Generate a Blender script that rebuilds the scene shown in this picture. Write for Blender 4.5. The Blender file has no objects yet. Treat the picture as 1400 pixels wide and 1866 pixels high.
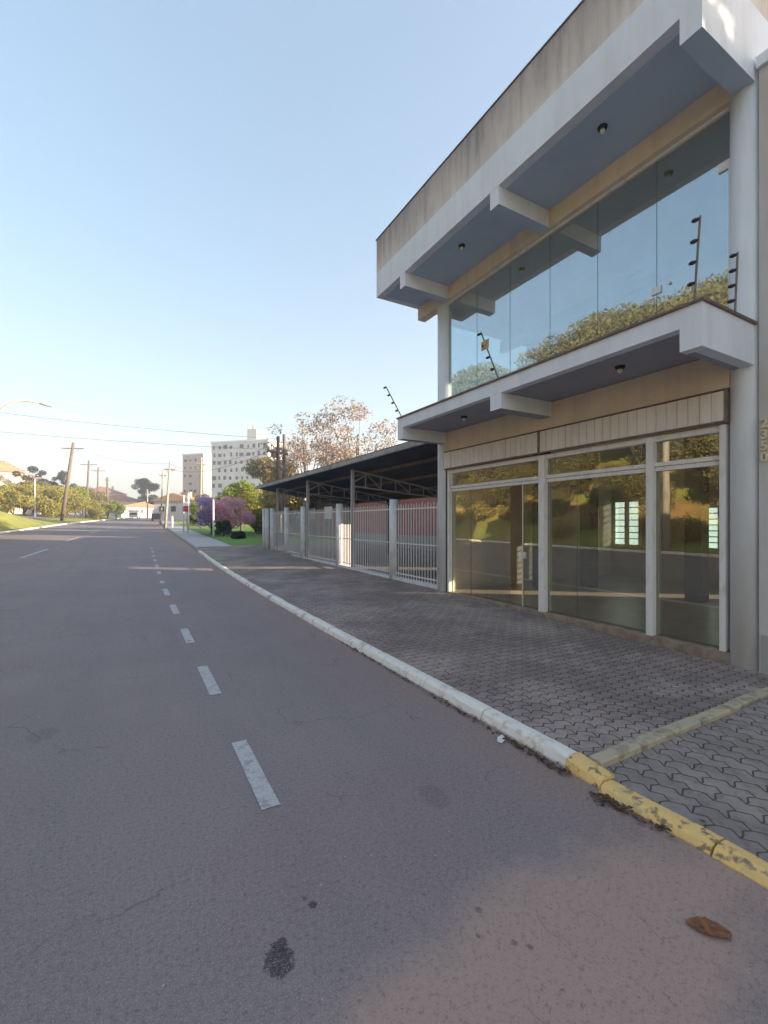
import bpy, math, random
import numpy as np
from mathutils import Vector, Matrix
R_ = math.radians
sc = bpy.context.scene
COL = sc.collection
random.seed(7)

# ---------------------------------------------------------------- camera
cam_d = bpy.data.cameras.new('camera')
cam = bpy.data.objects.new('camera', cam_d); COL.objects.link(cam); sc.camera = cam
cam.location = (0, 0, 1.6)
cam.rotation_euler = (R_(90), 0, R_(-29.39))
cam_d.sensor_fit = 'AUTO'; cam_d.sensor_width = 36
cam_d.lens = 815 / 1866 * 36
cam_d.shift_y = 20 / 1866
cam_d.clip_start = .05; cam_d.clip_end = 9000
# ---------------------------------------------------------------- light
SUN_EL, SUN_AZ = 11.2, 127.8            # azimuth clockwise from +Y
w = bpy.data.worlds.new('World'); sc.world = w; w.use_nodes = True
nt = w.node_tree
sky = nt.nodes.new('ShaderNodeTexSky'); sky.sky_type = 'NISHITA'; sky.sun_disc = False
sky.sun_elevation = R_(SUN_EL); sky.sun_rotation = R_(SUN_AZ)
sky.air_density = 1.0; sky.dust_density = 1.6; sky.ozone_density = 1.5
wb = nt.nodes.new('ShaderNodeMix'); wb.data_type = 'RGBA'; wb.blend_type = 'MULTIPLY'; wb.inputs[0].default_value = 1
wb.inputs[7].default_value = (1.03, .95, .90, 1)          # camera white balance for open shade
gm = nt.nodes.new('ShaderNodeGamma'); gm.inputs[1].default_value = .60     # soft response of the phone camera to the bright horizon
nt.links.new(sky.outputs[0], gm.inputs[0]); hs = nt.nodes.new('ShaderNodeHueSaturation'); hs.inputs['Saturation'].default_value = 1.35
nt.links.new(gm.outputs[0], hs.inputs['Color']); nt.links.new(hs.outputs[0], wb.inputs[6]); nt.links.new(wb.outputs[2], nt.nodes['Background'].inputs[0])
nt.nodes['Background'].inputs[1].default_value = .115
sun_d = bpy.data.lights.new('sun', 'SUN'); sun_d.energy = 3.3; sun_d.angle = R_(.5); sun_d.color = (1, .80, .56)
sun = bpy.data.objects.new('sun', sun_d); COL.objects.link(sun)
ce = math.cos(R_(SUN_EL))
SD = Vector((-math.sin(R_(SUN_AZ)) * ce, -math.cos(R_(SUN_AZ)) * ce, -math.sin(R_(SUN_EL))))
sun.rotation_euler = SD.to_track_quat('-Z', 'Y').to_euler()
sun.location = (20, -20, 30)
sc.view_settings.view_transform = 'Standard'; sc.view_settings.look = 'None'
sc.view_settings.gamma = 1; sc.view_settings.exposure = 2.58
sc.cycles.max_bounces = 8; sc.cycles.transparent_max_bounces = 24

# ---------------------------------------------------------------- helpers
class MB:
    def __init__(s): s.v = []; s.f = []; s.m = []
    def add(s, vs, fs, mi=0):
        b = len(s.v); s.v += [tuple(p) for p in vs]
        s.f += [tuple(i + b for i in f) for f in fs]; s.m += [mi] * len(fs); return s
    def box(s, x0, x1, y0, y1, z0, z1, mi=0, bottom=None):
        vs = [(x, y, z) for z in (z0, z1) for y in (y0, y1) for x in (x0, x1)]
        s.add(vs, [(0, 2, 3, 1), (4, 5, 7, 6), (0, 1, 5, 4), (2, 6, 7, 3), (0, 4, 6, 2), (1, 3, 7, 5)], mi)
        if bottom is not None: s.m[-6] = bottom
        return s
    def prism_y(s, poly, y0, y1, mi=0):            # poly in (x, z), extruded along y
        n = len(poly)
        vs = [(x, y0, z) for x, z in poly] + [(x, y1, z) for x, z in poly]
        fs = [tuple(range(n)), tuple(range(2 * n - 1, n - 1, -1))] + [(i, i + n, (i + 1) % n + n, (i + 1) % n) for i in range(n)]
        return s.add(vs, fs, mi)
    def prism_x(s, poly, x0, x1, mi=0):            # poly in (y, z)
        n = len(poly)
        vs = [(x0, y, z) for y, z in poly] + [(x1, y, z) for y, z in poly]
        fs = [tuple(range(n)), tuple(range(2 * n - 1, n - 1, -1))] + [(i, i + n, (i + 1) % n + n, (i + 1) % n) for i in range(n)]
        return s.add(vs, fs, mi)
    def tube(s, pts, rad, n=8, mi=0, cap=True):
        pts = [Vector(p) for p in pts]
        if not hasattr(rad, '__len__'): rad = [rad] * len(pts)
        b = []; vs = []
        for i, p in enumerate(pts):
            d = (pts[min(i + 1, len(pts) - 1)] - pts[max(i - 1, 0)]).normalized()
            a = Vector((0, 0, 1)) if abs(d.z) < .9 else Vector((1, 0, 0))
            u = d.cross(a).normalized(); v = d.cross(u)
            for k in range(n):
                t = 2 * math.pi * k / n
                vs.append(p + (u * math.cos(t) + v * math.sin(t)) * rad[i])
        fs = []
        for i in range(len(pts) - 1):
            for k in range(n):
                fs.append((i * n + k, i * n + (k + 1) % n, (i + 1) * n + (k + 1) % n, (i + 1) * n + k))
        if cap:
            fs.append(tuple(range(n - 1, -1, -1))); fs.append(tuple(range((len(pts) - 1) * n, len(pts) * n)))
        return s.add(vs, fs, mi)
    def mesh(s, name, mats, smooth=False):
        me = bpy.data.meshes.new(name); me.from_pydata(s.v, [], s.f); me.update()
        if not isinstance(mats, (list, tuple)): mats = [mats]
        for m in mats: me.materials.append(m)
        if len(mats) > 1: me.polygons.foreach_set('material_index', s.m)
        if smooth: me.polygons.foreach_set('use_smooth', [True] * len(me.polygons))
        return me
    def build(s, name, mats, parent=None, smooth=False, bevel=0):
        o = link(name, s.mesh(name, mats, smooth), parent)
        if bevel:
            b = o.modifiers.new('bevel', 'BEVEL'); b.width = bevel; b.segments = 2; b.limit_method = 'ANGLE'
        return o

def link(name, me, parent=None):
    o = bpy.data.objects.new(name, me); COL.objects.link(o)
    if parent is not None:
        o.parent = parent
        o.matrix_parent_inverse = Matrix.Translation(-Vector(parent.get('base', (0, 0, 0)))) if 'base' in parent else Matrix()
    return o
def tag(o, label, cat, group=None):
    o['label'] = label; o['category'] = cat
    if group: o['group'] = group
    return o
def struct(o, kind='structure'):
    o['kind'] = kind; return o
def thing(name, label, cat, loc=(0, 0, 0), rz=0, group=None, world=False):
    o = bpy.data.objects.new(name, None); COL.objects.link(o)
    o.location = loc; o.rotation_euler = (0, 0, rz); o.empty_display_size = .3
    return tag(o, label, cat, group)
class WT:
    """a thing whose parts are written in world coordinates; its Empty stands at its base"""
    def __init__(s, name, label, cat, loc, group=None):
        s.o = thing(name, label, cat, loc, 0, group); s.inv = Matrix.Translation(-Vector(loc))
    def part(s, mb, name, mats, smooth=False, bevel=0, parent=None):
        me = mb.mesh(name, mats, smooth); me.transform(s.inv)
        o = bpy.data.objects.new(name, me); COL.objects.link(o); o.parent = parent or s.o
        if bevel:
            b = o.modifiers.new('bevel', 'BEVEL'); b.width = bevel; b.segments = 2; b.limit_method = 'ANGLE'
        return o
def copy_tree(o, parent=None):
    c = o.copy(); COL.objects.link(c)
    if parent is not None: c.parent = parent
    for ch in list(o.children): copy_tree(ch, c)
    return c
def pl(pts, y):
    """piecewise linear"""
    if y <= pts[0][0]: return pts[0][1]
    for (a, va), (b, vb) in zip(pts, pts[1:]):
        if y <= b:
            t = (y - a) / (b - a); return va + (vb - va) * t
    return pts[-1][1]
def smooth_pl(pts, y, h=4):
    return sum(pl(pts, y + k * h / 2) for k in (-2, -1, 0, 1, 2)) / 5

RZ = [(12, 0), (23, .12), (40, .45), (60, .95), (75, 1.45), (100, 2.0), (150, 3.0), (250, 4.5), (400, 6), (9000, 6)]
KX = [(12, 2.46), (28, 3.0), (45, 3.35), (80, 4.0), (110, 5.6), (150, 9), (250, 20), (400, 40)]
LX = [(15, -11.8), (40, -10.6), (60, -9.2), (75, -7.7), (100, -5.6), (150, -1.8), (250, 7), (400, 25)]
def RD(y): return smooth_pl(RZ, y, 6) if y > 6 else 0.0
def KR(y): return smooth_pl(KX, y, 6)
def KL(y): return smooth_pl(LX, y, 8)
def F_(y): return pl([(1.9, -.06), (7.5, .06), (23, .12)], y)
def SW(x, y):                                   # sidewalk height
    k = KR(y) + .12
    return RD(y) + .068 + (x - k) / (5.9 - 2.6) * F_(y)
def bank(d):
    return pl([(0, 0), (.6, .5), (3, 3.0), (8, 5.6), (16, 8.6), (30, 11), (60, 13)], d)
def TER(x, y):
    r = RD(y)
    dl = KL(y) - .2 - x
    if dl > 0:
        fade = pl([(52, 1), (78, 0)], y)
        return r + .10 + min(dl, 14) * .07 + bank(dl - 1.2) * fade if dl > 1.2 else r + .10 + dl * .07
    if x > KR(y): return r + .055 - .04 * (y < 26) + min(max(x - 8, 0), 60) * .012 * (y > 26)
    return r - .06

# ---------------------------------------------------------------- materials
def new_mat(name):
    m = bpy.data.materials.new(name); m.use_nodes = True
    return m, m.node_tree, m.node_tree.nodes['Principled BSDF']
def N(nt, t, **kw):
    n = nt.nodes.new(t)
    for k, v in kw.items():
        if k.startswith('i_'): n.inputs[int(k[2:]) if k[2:].isdigit() else k[2:]].default_value = v
        else: setattr(n, k, v)
    return n
def coords(nt, mode='Object'):
    return N(nt, 'ShaderNodeTexCoord').outputs[mode]
def noise(nt, co, scale, detail=4, rough=.55, stretch=None):
    if stretch:
        mp = N(nt, 'ShaderNodeMapping'); mp.inputs['Scale'].default_value = stretch
        nt.links.new(co, mp.inputs[0]); co = mp.outputs[0]
    n = N(nt, 'ShaderNodeTexNoise'); n.inputs['Scale'].default_value = scale
    n.inputs['Detail'].default_value = detail; n.inputs['Roughness'].default_value = rough
    nt.links.new(co, n.inputs['Vector']); return n.outputs['Fac']
def ramp(nt, fac, lo, hi, a=0., b=1.):
    r = N(nt, 'ShaderNodeMapRange'); r.inputs[1].default_value = lo; r.inputs[2].default_value = hi
    r.inputs[3].default_value = a; r.inputs[4].default_value = b; nt.links.new(fac, r.inputs[0]); return r.outputs[0]
def mix(nt, fac, a, b, typ='MIX'):
    m = N(nt, 'ShaderNodeMix', data_type='RGBA', blend_type=typ)
    for s, v in ((0, fac), (6, a), (7, b)):
        if isinstance(v, bpy.types.NodeSocket): nt.links.new(v, m.inputs[s])
        else: m.inputs[s].default_value = v if s == 0 else (*v, 1) if len(v) == 3 else v
    return m.outputs[2]
def math_(nt, op, a, b=None):
    m = N(nt, 'ShaderNodeMath', operation=op)
    for i, v in enumerate((a, b)):
        if v is None: continue
        if isinstance(v, bpy.types.NodeSocket): nt.links.new(v, m.inputs[i])
        else: m.inputs[i].default_value = v
    return m.outputs[0]
def bump(nt, p, h, strength=.3, dist=.01):
    b = N(nt, 'ShaderNodeBump'); b.inputs['Strength'].default_value = strength; b.inputs['Distance'].default_value = dist
    nt.links.new(h, b.inputs['Height']); nt.links.new(b.outputs[0], p.inputs['Normal'])

def simple(name, col, rough=.7, col2=None, scale=6, lo=.4, hi=.65, metal=0, bmp=0, bscale=60, stretch=None, spec=.4, col3=None, scale3=1.2):
    m, nt, p = new_mat(name)
    p.inputs['Roughness'].default_value = rough; p.inputs['Metallic'].default_value = metal
    p.inputs['Specular IOR Level'].default_value = spec
    co = coords(nt)
    c = None
    if col2 is not None:
        c = mix(nt, ramp(nt, noise(nt, co, scale, 6, .6, stretch), lo, hi), col, col2)
        if col3 is not None:
            c = mix(nt, ramp(nt, noise(nt, co, scale3, 5, .6), .55, .72), c, col3)
        nt.links.new(c, p.inputs['Base Color'])
    else: p.inputs['Base Color'].default_value = (*col, 1)
    if bmp: bump(nt, p, noise(nt, co, bscale, 3), bmp)
    return m

def asphalt_mat():
    m, nt, p = new_mat('asphalt'); co = coords(nt)
    p.inputs['Specular IOR Level'].default_value = .25
    base = mix(nt, ramp(nt, noise(nt, co, .35, 5, .6), .35, .65), (.245, .20, .20), (.28, .228, .225))
    base = mix(nt, ramp(nt, noise(nt, co, 2.1, 5, .6), .50, .78, 0, .55), base, (.29, .235, .23))
    # tyre-polished long streaks
    st = noise(nt, co, 1.0, 4, .5, (2.2, .12, 1)); base = mix(nt, ramp(nt, st, .45, .7, 0, .35), base, (.19, .165, .175))
    sep = N(nt, 'ShaderNodeSeparateXYZ'); nt.links.new(co, sep.inputs[0])
    # reddish earth washed along the kerb and in a big patch of the parking lane
    nz = noise(nt, co, .8, 6, .62)
    kerb = ramp(nt, math_(nt, 'ADD', sep.outputs[0], math_(nt, 'MULTIPLY', nz, 1.6)), 2.45, 3.45, 0, .7)
    base = mix(nt, kerb, base, (.33, .21, .17))
    def spot(x, y, rx, ry, amp=.6, ns=3.0, soft=.35):
        dx = math_(nt, 'DIVIDE', math_(nt, 'SUBTRACT', sep.outputs[0], x), rx)
        dy = math_(nt, 'DIVIDE', math_(nt, 'SUBTRACT', sep.outputs[1], y), ry)
        d = math_(nt, 'SQRT', math_(nt, 'ADD', math_(nt, 'MULTIPLY', dx, dx), math_(nt, 'MULTIPLY', dy, dy)))
        d = math_(nt, 'ADD', d, math_(nt, 'MULTIPLY', math_(nt, 'SUBTRACT', noise(nt, co, ns, 5, .65), .5), amp * 2.6))
        return ramp(nt, d, 1 + soft, 1 - soft, 0, 1)
    pt = spot(1.35, 1.05, 1.05, .42, .55, 3.2, .28)
    base = mix(nt, math_(nt, 'MULTIPLY', pt, .85), base, (.46, .31, .25))
    pt = spot(1.1, 2.1, .7, .45, .5, 2.2, .6)
    base = mix(nt, math_(nt, 'MULTIPLY', pt, .35), base, (.28, .18, .15))
    # drips and oil
    for (x, y, r, a) in ((.47, 1.61, .050, .85), (.49, 1.67, .026, .8), (.66, 1.78, .016, .8), (.64, 1.83, .012, .6), (1.25, 1.42, .014, .5), (1.17, 1.33, .009, .5), (1.27, 1.24, .012, .5), (1.31, 1.20, .010, .5),
                      (1.55, 2.15, .09, .22), (-.6, 4.2, .10, .2), (-2.2, 6.3, .2, .2)):
        sp = spot(x, y, r, r * 1.25, .85, 38 if r < .06 else 9, .18)
        sp = math_(nt, 'MULTIPLY', sp, ramp(nt, noise(nt, co, 45, 3, .6), .28, .38))
        base = mix(nt, math_(nt, 'MULTIPLY', sp, a), base, (.040, .030, .042))
    # aggregate speckle
    sp = noise(nt, co, 170, 2, .6); base = mix(nt, ramp(nt, sp, .54, .68, 0, .6), base, (.48, .42, .41))
    sp = noise(nt, co, 48, 3, .7); base = mix(nt, ramp(nt, sp, .52, .72, 0, .35), base, (.40, .34, .33)); base = mix(nt, ramp(nt, sp, .46, .30, 0, .45), base, (.09, .075, .085))
    sp2 = noise(nt, co, 95, 3, .6); base = mix(nt, ramp(nt, sp2, .40, .28, 0, .55), base, (.07, .06, .07))
    v2 = N(nt, 'ShaderNodeTexVoronoi'); v2.inputs['Scale'].default_value = 9; nt.links.new(co, v2.inputs['Vector'])
    base = mix(nt, ramp(nt, v2.outputs['Distance'], .045, .03, 0, .7), base, (.55, .52, .5))
    # cracks
    wob = N(nt, 'ShaderNodeTexNoise'); wob.inputs['Scale'].default_value = 2.5; wob.inputs['Detail'].default_value = 6; nt.links.new(co, wob.inputs['Vector'])
    vm = N(nt, 'ShaderNodeVectorMath', operation='MULTIPLY_ADD'); nt.links.new(wob.outputs['Color'], vm.inputs[0]); vm.inputs[1].default_value = (.5, .5, .5); nt.links.new(co, vm.inputs[2])
    vo = N(nt, 'ShaderNodeTexVoronoi', feature='DISTANCE_TO_EDGE'); vo.inputs['Scale'].default_value = .75; nt.links.new(vm.outputs[0], vo.inputs['Vector'])
    ck = ramp(nt, vo.outputs['Distance'], .0045, .001)
    ck = math_(nt, 'MULTIPLY', ck, ramp(nt, noise(nt, co, .9, 3), .48, .6))
    vo2 = N(nt, 'ShaderNodeTexVoronoi', feature='DISTANCE_TO_EDGE'); vo2.inputs['Scale'].default_value = 3.2; nt.links.new(vm.outputs[0], vo2.inputs['Vector'])
    ck2 = math_(nt, 'MULTIPLY', ramp(nt, vo2.outputs['Distance'], .014, .003), ramp(nt, noise(nt, co, 1.3, 3), .55, .68, 0, .5))
    ck = math_(nt, 'MAXIMUM', ck, ck2)
    base = mix(nt, math_(nt, 'MULTIPLY', ck, .45), base, (.05, .04, .048))
    nt.links.new(base, p.inputs['Base Color'])
    nt.links.new(ramp(nt, nz, .3, .7, .72, .9), p.inputs['Roughness'])
    h = math_(nt, 'SUBTRACT', noise(nt, co, 130, 3, .7), math_(nt, 'MULTIPLY', ck, 1.5))
    bump(nt, p, h, .55, .006)
    return m

def paver_mat(name, bw, bh, mortar, c1, c2, joint, zig=.35, swap=False, dust=(.15, .125, .115)):
    m, nt, p = new_mat(name); co = coords(nt)
    sep = N(nt, 'ShaderNodeSeparateXYZ'); nt.links.new(co, sep.inputs[0])
    X, Y = (sep.outputs[1], sep.outputs[0]) if swap else (sep.outputs[0], sep.outputs[1])
    # every edge of a paver is a zigzag: shift each axis by a triangle wave of the other
    tx = math_(nt, 'PINGPONG', X, bw / 4); ty = math_(nt, 'PINGPONG', Y, bh / 2)
    Y2 = math_(nt, 'ADD', Y, math_(nt, 'MULTIPLY', tx, zig * 1.5))
    X2 = math_(nt, 'ADD', X, math_(nt, 'MULTIPLY', ty, zig))
    cb = N(nt, 'ShaderNodeCombineXYZ'); nt.links.new(X2, cb.inputs[0]); nt.links.new(Y2, cb.inputs[1])
    wn = N(nt, 'ShaderNodeTexNoise'); wn.inputs['Scale'].default_value = 1.5; nt.links.new(co, wn.inputs['Vector'])
    va = N(nt, 'ShaderNodeVectorMath', operation='MULTIPLY_ADD'); nt.links.new(wn.outputs['Color'], va.inputs[0]); va.inputs[1].default_value = (.05, .05, 0); nt.links.new(cb.outputs[0], va.inputs[2])
    wn2 = N(nt, 'ShaderNodeTexNoise'); wn2.inputs['Scale'].default_value = 28; nt.links.new(co, wn2.inputs['Vector'])
    vb = N(nt, 'ShaderNodeVectorMath', operation='MULTIPLY_ADD'); nt.links.new(wn2.outputs['Color'], vb.inputs[0]); vb.inputs[1].default_value = (.012, .012, 0); nt.links.new(va.outputs[0], vb.inputs[2])
    b = N(nt, 'ShaderNodeTexBrick', offset=.5, squash=1.0)
    nt.links.new(vb.outputs[0], b.inputs['Vector'])
    b.inputs['Scale'].default_value = 1; b.inputs['Brick Width'].default_value = bw; b.inputs['Row Height'].default_value = bh
    b.inputs['Mortar Size'].default_value = mortar; b.inputs['Mortar Smooth'].default_value = .5; b.inputs['Bias'].default_value = 0
    b.inputs['Color1'].default_value = (*c1, 1); b.inputs['Color2'].default_value = (*c2, 1); b.inputs['Mortar'].default_value = (*joint, 1)
    c = mix(nt, ramp(nt, noise(nt, co, 1.1, 6, .6), .42, .66, 0, .75), b.outputs['Color'], dust)
    c = mix(nt, ramp(nt, noise(nt, co, .7, 5, .65), .56, .44, 0, .5), c, tuple(v * .45 for v in c1))
    c = mix(nt, ramp(nt, noise(nt, co, 70, 3, .6), .5, .75, 0, .35), c, (.22, .2, .2))
    c = mix(nt, ramp(nt, noise(nt, co, 18, 3, .6), .5, .3, 0, .4), c, joint)
    # keep the joints dark over the dust
    c = mix(nt, math_(nt, 'MULTIPLY', b.outputs['Fac'], .8), c, joint)
    nt.links.new(c, p.inputs['Base Color'])
    p.inputs['Roughness'].default_value = .8; p.inputs['Specular IOR Level'].default_value = .25
    h = math_(nt, 'ADD', math_(nt, 'SUBTRACT', 1.0, b.outputs['Fac']), math_(nt, 'MULTIPLY', noise(nt, co, 60, 3), .25))
    h = math_(nt, 'ADD', h, math_(nt, 'MULTIPLY', noise(nt, co, 5, 2), .9))
    bump(nt, p, h, .9, .008)
    return m

def glass_mat(name, f0, tint, power=5, gl=(1, 1, 1), dust=(.01, .09), warp=.018):
    m = bpy.data.materials.new(name); m.use_nodes = True; nt = m.node_tree
    for n in list(nt.nodes):
        if n.type != 'OUTPUT_MATERIAL': nt.nodes.remove(n)
    out = [n for n in nt.nodes if n.type == 'OUTPUT_MATERIAL'][0]
    lw = N(nt, 'ShaderNodeLayerWeight'); lw.inputs['Blend'].default_value = .5
    f = math_(nt, 'POWER', lw.outputs['Facing'], power)
    f = math_(nt, 'ADD', math_(nt, 'MULTIPLY', f, 1 - f0), f0)
    tr = N(nt, 'ShaderNodeBsdfTransparent'); tr.inputs[0].default_value = (*tint, 1)
    g = N(nt, 'ShaderNodeBsdfGlossy'); g.inputs['Roughness'].default_value = .0; g.inputs[0].default_value = (*gl, 1)
    co = coords(nt)
    b = N(nt, 'ShaderNodeBump'); b.inputs['Strength'].default_value = warp; b.inputs['Distance'].default_value = .02
    nt.links.new(noise(nt, co, 1.6, 2), b.inputs['Height']); nt.links.new(b.outputs[0], g.inputs['Normal'])
    mx = N(nt, 'ShaderNodeMixShader'); nt.links.new(f, mx.inputs[0]); nt.links.new(tr.outputs[0], mx.inputs[1]); nt.links.new(g.outputs[0], mx.inputs[2])
    # a thin film of dust on the outside
    df = N(nt, 'ShaderNodeBsdfDiffuse'); df.inputs[0].default_value = (.45, .42, .36, 1)
    m2 = N(nt, 'ShaderNodeMixShader'); nt.links.new(ramp(nt, noise(nt, co, 2.2, 6, .65), .35, .8, *dust), m2.inputs[0])
    nt.links.new(mx.outputs[0], m2.inputs[1]); nt.links.new(df.outputs[0], m2.inputs[2])
    nt.links.new(m2.outputs[0], out.inputs[0])
    return m

def leaf_mat(name, c1, c2, trans=.3, c3=None):
    m = bpy.data.materials.new(name); m.use_nodes = True; nt = m.node_tree
    p = nt.nodes['Principled BSDF']; out = [n for n in nt.nodes if n.type == 'OUTPUT_MATERIAL'][0]
    co = coords(nt)
    wn = N(nt, 'ShaderNodeTexWhiteNoise'); g = N(nt, 'ShaderNodeNewGeometry')
    nt.links.new(g.outputs['Random Per Island'], wn.inputs['Vector']) if False else None
    c = mix(nt, ramp(nt, noise(nt, co, .9, 4), .38, .62), c1, c2)
    c = mix(nt, math_(nt, 'MULTIPLY', g.outputs['Random Per Island'], .5), c, c3 or c2)
    nt.links.new(c, p.inputs['Base Color']); p.inputs['Roughness'].default_value = .6; p.inputs['Specular IOR Level'].default_value = .2
    t = N(nt, 'ShaderNodeBsdfTranslucent'); nt.links.new(c, t.inputs[0])
    mx = N(nt, 'ShaderNodeMixShader'); mx.inputs[0].default_value = trans
    nt.links.new(p.outputs[0], mx.inputs[1]); nt.links.new(t.outputs[0], mx.inputs[2]); nt.links.new(mx.outputs[0], out.inputs[0])
    return m

def wall_mat(name, col, dirt, streak=(.25, .22, .2), amt=.6, zmask=None, streak_scale=5.):
    """painted render with blotches and rain streaks; zmask=(z0,z1): streaks grow from z0 up to z1"""
    m, nt, p = new_mat(name); co = coords(nt, 'Object'); p.inputs['Roughness'].default_value = .85; p.inputs['Specular IOR Level'].default_value = .15
    geo = N(nt, 'ShaderNodeNewGeometry'); pos = geo.outputs['Position']
    c = mix(nt, ramp(nt, noise(nt, pos, 1.3, 6, .62), .40, .72, 0, .75), col, dirt)
    c = mix(nt, ramp(nt, noise(nt, pos, 14, 4, .6), .5, .8, 0, .25), c, dirt)
    s = ramp(nt, noise(nt, pos, streak_scale, 5, .6, (1, 1, .10)), .46, .70, 0, amt)
    if zmask:
        sep = N(nt, 'ShaderNodeSeparateXYZ'); nt.links.new(pos, sep.inputs[0])
        zz = math_(nt, 'ADD', sep.outputs[2], math_(nt, 'MULTIPLY', noise(nt, pos, 2.2, 5, .65, (1, 1, .35)), (zmask[1] - zmask[0]) * .9))
        k = ramp(nt, zz, zmask[0] + (zmask[1] - zmask[0]) * .35, zmask[1] + (zmask[1] - zmask[0]) * .45)
        c = mix(nt, math_(nt, 'MULTIPLY', k, amt), c, streak)
        s = math_(nt, 'MULTIPLY', s, math_(nt, 'ADD', k, .25))
    c = mix(nt, s, c, streak)
    nt.links.new(c, p.inputs['Base Color'])
    bump(nt, p, noise(nt, pos, 45, 4, .6), .18, .01)
    return m

MA = {}
MA['asphalt'] = asphalt_mat()
MA['paver'] = paver_mat('zigzag_paver', .22, .105, .006, (.40, .31, .28), (.29, .225, .205), (.085, .065, .055), .42, dust=(.50, .40, .35))
MA['paver2'] = paver_mat('apron_paver', .225, .118, .006, (.40, .34, .31), (.32, .27, .25), (.10, .076, .06), .45, True, (.42, .34, .29))
MA['kerb_white'] = simple('worn_white_kerb', (.86, .80, .73), .85, (.50, .39, .31), 7, .54, .74, bmp=.5, bscale=40, col3=(.40, .33, .27), scale3=3.5)
MA['kerb_grey'] = simple('bare_kerb', (.36, .32, .30), .9, (.2, .17, .15), 9, .45, .7, bmp=.5, bscale=40, col3=(.5, .48, .42), scale3=5)
MA['kerb_yellow'] = simple('worn_yellow_kerb', (.86, .57, .22), .85, (.30, .21, .13), 17, .53, .62, bmp=.7, bscale=40, col3=(.62, .47, .24), scale3=6)
MA['curb_sep'] = simple('worn_divider', (.50, .43, .31), .9, (.30, .24, .18), 11, .48, .65, bmp=.6, bscale=40, col3=(.70, .55, .26), scale3=1.6)
def mark_mat():
    m, nt, p = new_mat('worn_road_paint'); co = coords(nt); p.inputs['Roughness'].default_value = .8
    c = mix(nt, ramp(nt, noise(nt, co, 13, 7, .7), .50, .66), (.52, .50, .50), (.30, .27, .27))
    vo = N(nt, 'ShaderNodeTexVoronoi', feature='DISTANCE_TO_EDGE'); vo.inputs['Scale'].default_value = 26; nt.links.new(co, vo.inputs['Vector'])
    c = mix(nt, ramp(nt, vo.outputs['Distance'], .03, .01, 0, .5), c, (.16, .14, .15))
    nt.links.new(c, p.inputs['Base Color']); return m
MA['mark'] = mark_mat()
MA['mark2'] = simple('white_lane_paint', (.62, .62, .64), .7, (.4, .4, .42), 3, .4, .7)
MA['grass'] = simple('verge_grass', (.34, .34, .08), .95, (.24, .26, .06), 1.4, .35, .65, bmp=.6, bscale=25, col3=(.26, .22, .08), scale3=.3)
MA['lawn'] = simple('lawn_grass', (.10, .22, .035), .95, (.15, .26, .045), 1.2, .35, .65, bmp=.5, bscale=30)
MA['dryhill'] = simple('dry_grass_bank', (.44, .29, .11), .95, (.28, .22, .07), .6, .4, .6, bmp=.8, bscale=6, col3=(.26, .12, .06), scale3=.25)
MA['concrete'] = simple('pale_concrete', (.45, .44, .43), .85, (.36, .35, .34), 1.5, .35, .7, bmp=.2)
MA['slab'] = simple('carport_floor', (.22, .2, .18), .85, (.15, .13, .12), 1.5, .35, .7)
MA['white_wall'] = wall_mat('white_painted_render', (.84, .81, .82), (.74, .70, .68), amt=.24)
MA['white_col'] = wall_mat('white_column_paint', (.80, .83, .90), (.72, .73, .77), (.4, .37, .33), amt=.26)
MA['fascia'] = wall_mat('fascia_paint', (.81, .83, .90), (.74, .75, .80), amt=.13)
MA['stained'] = wall_mat('stained_cream_band', (.78, .68, .61), (.66, .58, .54), (.24, .215, .22), .75, (7.1, 7.95), 7.)
MA['cream'] = wall_mat('cream_wall', (.80, .68, .55), (.70, .58, .46), amt=.18)
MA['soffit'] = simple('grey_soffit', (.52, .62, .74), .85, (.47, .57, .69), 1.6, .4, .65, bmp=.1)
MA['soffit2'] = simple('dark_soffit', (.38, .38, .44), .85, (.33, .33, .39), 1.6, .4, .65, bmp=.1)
MA['cap'] = simple('balcony_cap', (.16, .11, .10), .6, (.3, .22, .18), 12, .5, .7)
MA['frame'] = simple('white_metal_frame', (.80, .77, .76), .55, (.6, .55, .5), 9, .52, .75, stretch=(1, 1, .4))
MA['gap'] = simple('dark_gap', (.03, .028, .035), .8)
MA['slat'] = wall_mat('shutter_slats', (.86, .80, .76), (.74, .68, .63), (.42, .36, .32), .3, None, 9.)
MA['glass'] = glass_mat('shop_glass', .16, (.86, .88, .83), 3.2, (.95, .95, .86))
MA['glass_up'] = glass_mat('tinted_glass', .30, (.72, .78, .80), 2.6, (.86, .95, 1), (.05, .13), .05)
MA['edge'] = simple('glass_edge', (.10, .16, .15), .3)
MA['chrome'] = simple('steel', (.6, .6, .6), .35, metal=.6)
MA['int_wall'] = simple('interior_wall', (.70, .62, .54), .9, (.6, .52, .45), 1, .4, .6)
MA['int_floor'] = simple('interior_floor', (.5, .42, .36), .3, (.42, .35, .3), 2, .4, .6)
MA['int_dark'] = simple('interior_column', (.11, .09, .08), .8)
MA['ceil'] = simple('interior_ceiling', (.7, .67, .62), .9)
MA['frost'] = None
MA['black'] = simple('black_iron', (.025, .025, .03), .6)
MA['rust'] = simple('rusted_steel', (.24, .19, .17), .75, (.16, .125, .115), 8)
MA['metal_ceil'] = simple('dark_roof_sheet', (.085, .10, .14), .55, (.065, .075, .10), 1.2, .4, .6, metal=.2)
MA['gutter'] = simple('weathered_gutter', (.44, .41, .40), .7, (.26, .22, .20), 6, .45, .7, stretch=(1, .4, 1))
MA['steelpost'] = simple('grey_painted_steel', (.42, .42, .44), .6, (.28, .27, .27), 8, .5, .7, stretch=(1, 1, .3))
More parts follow.
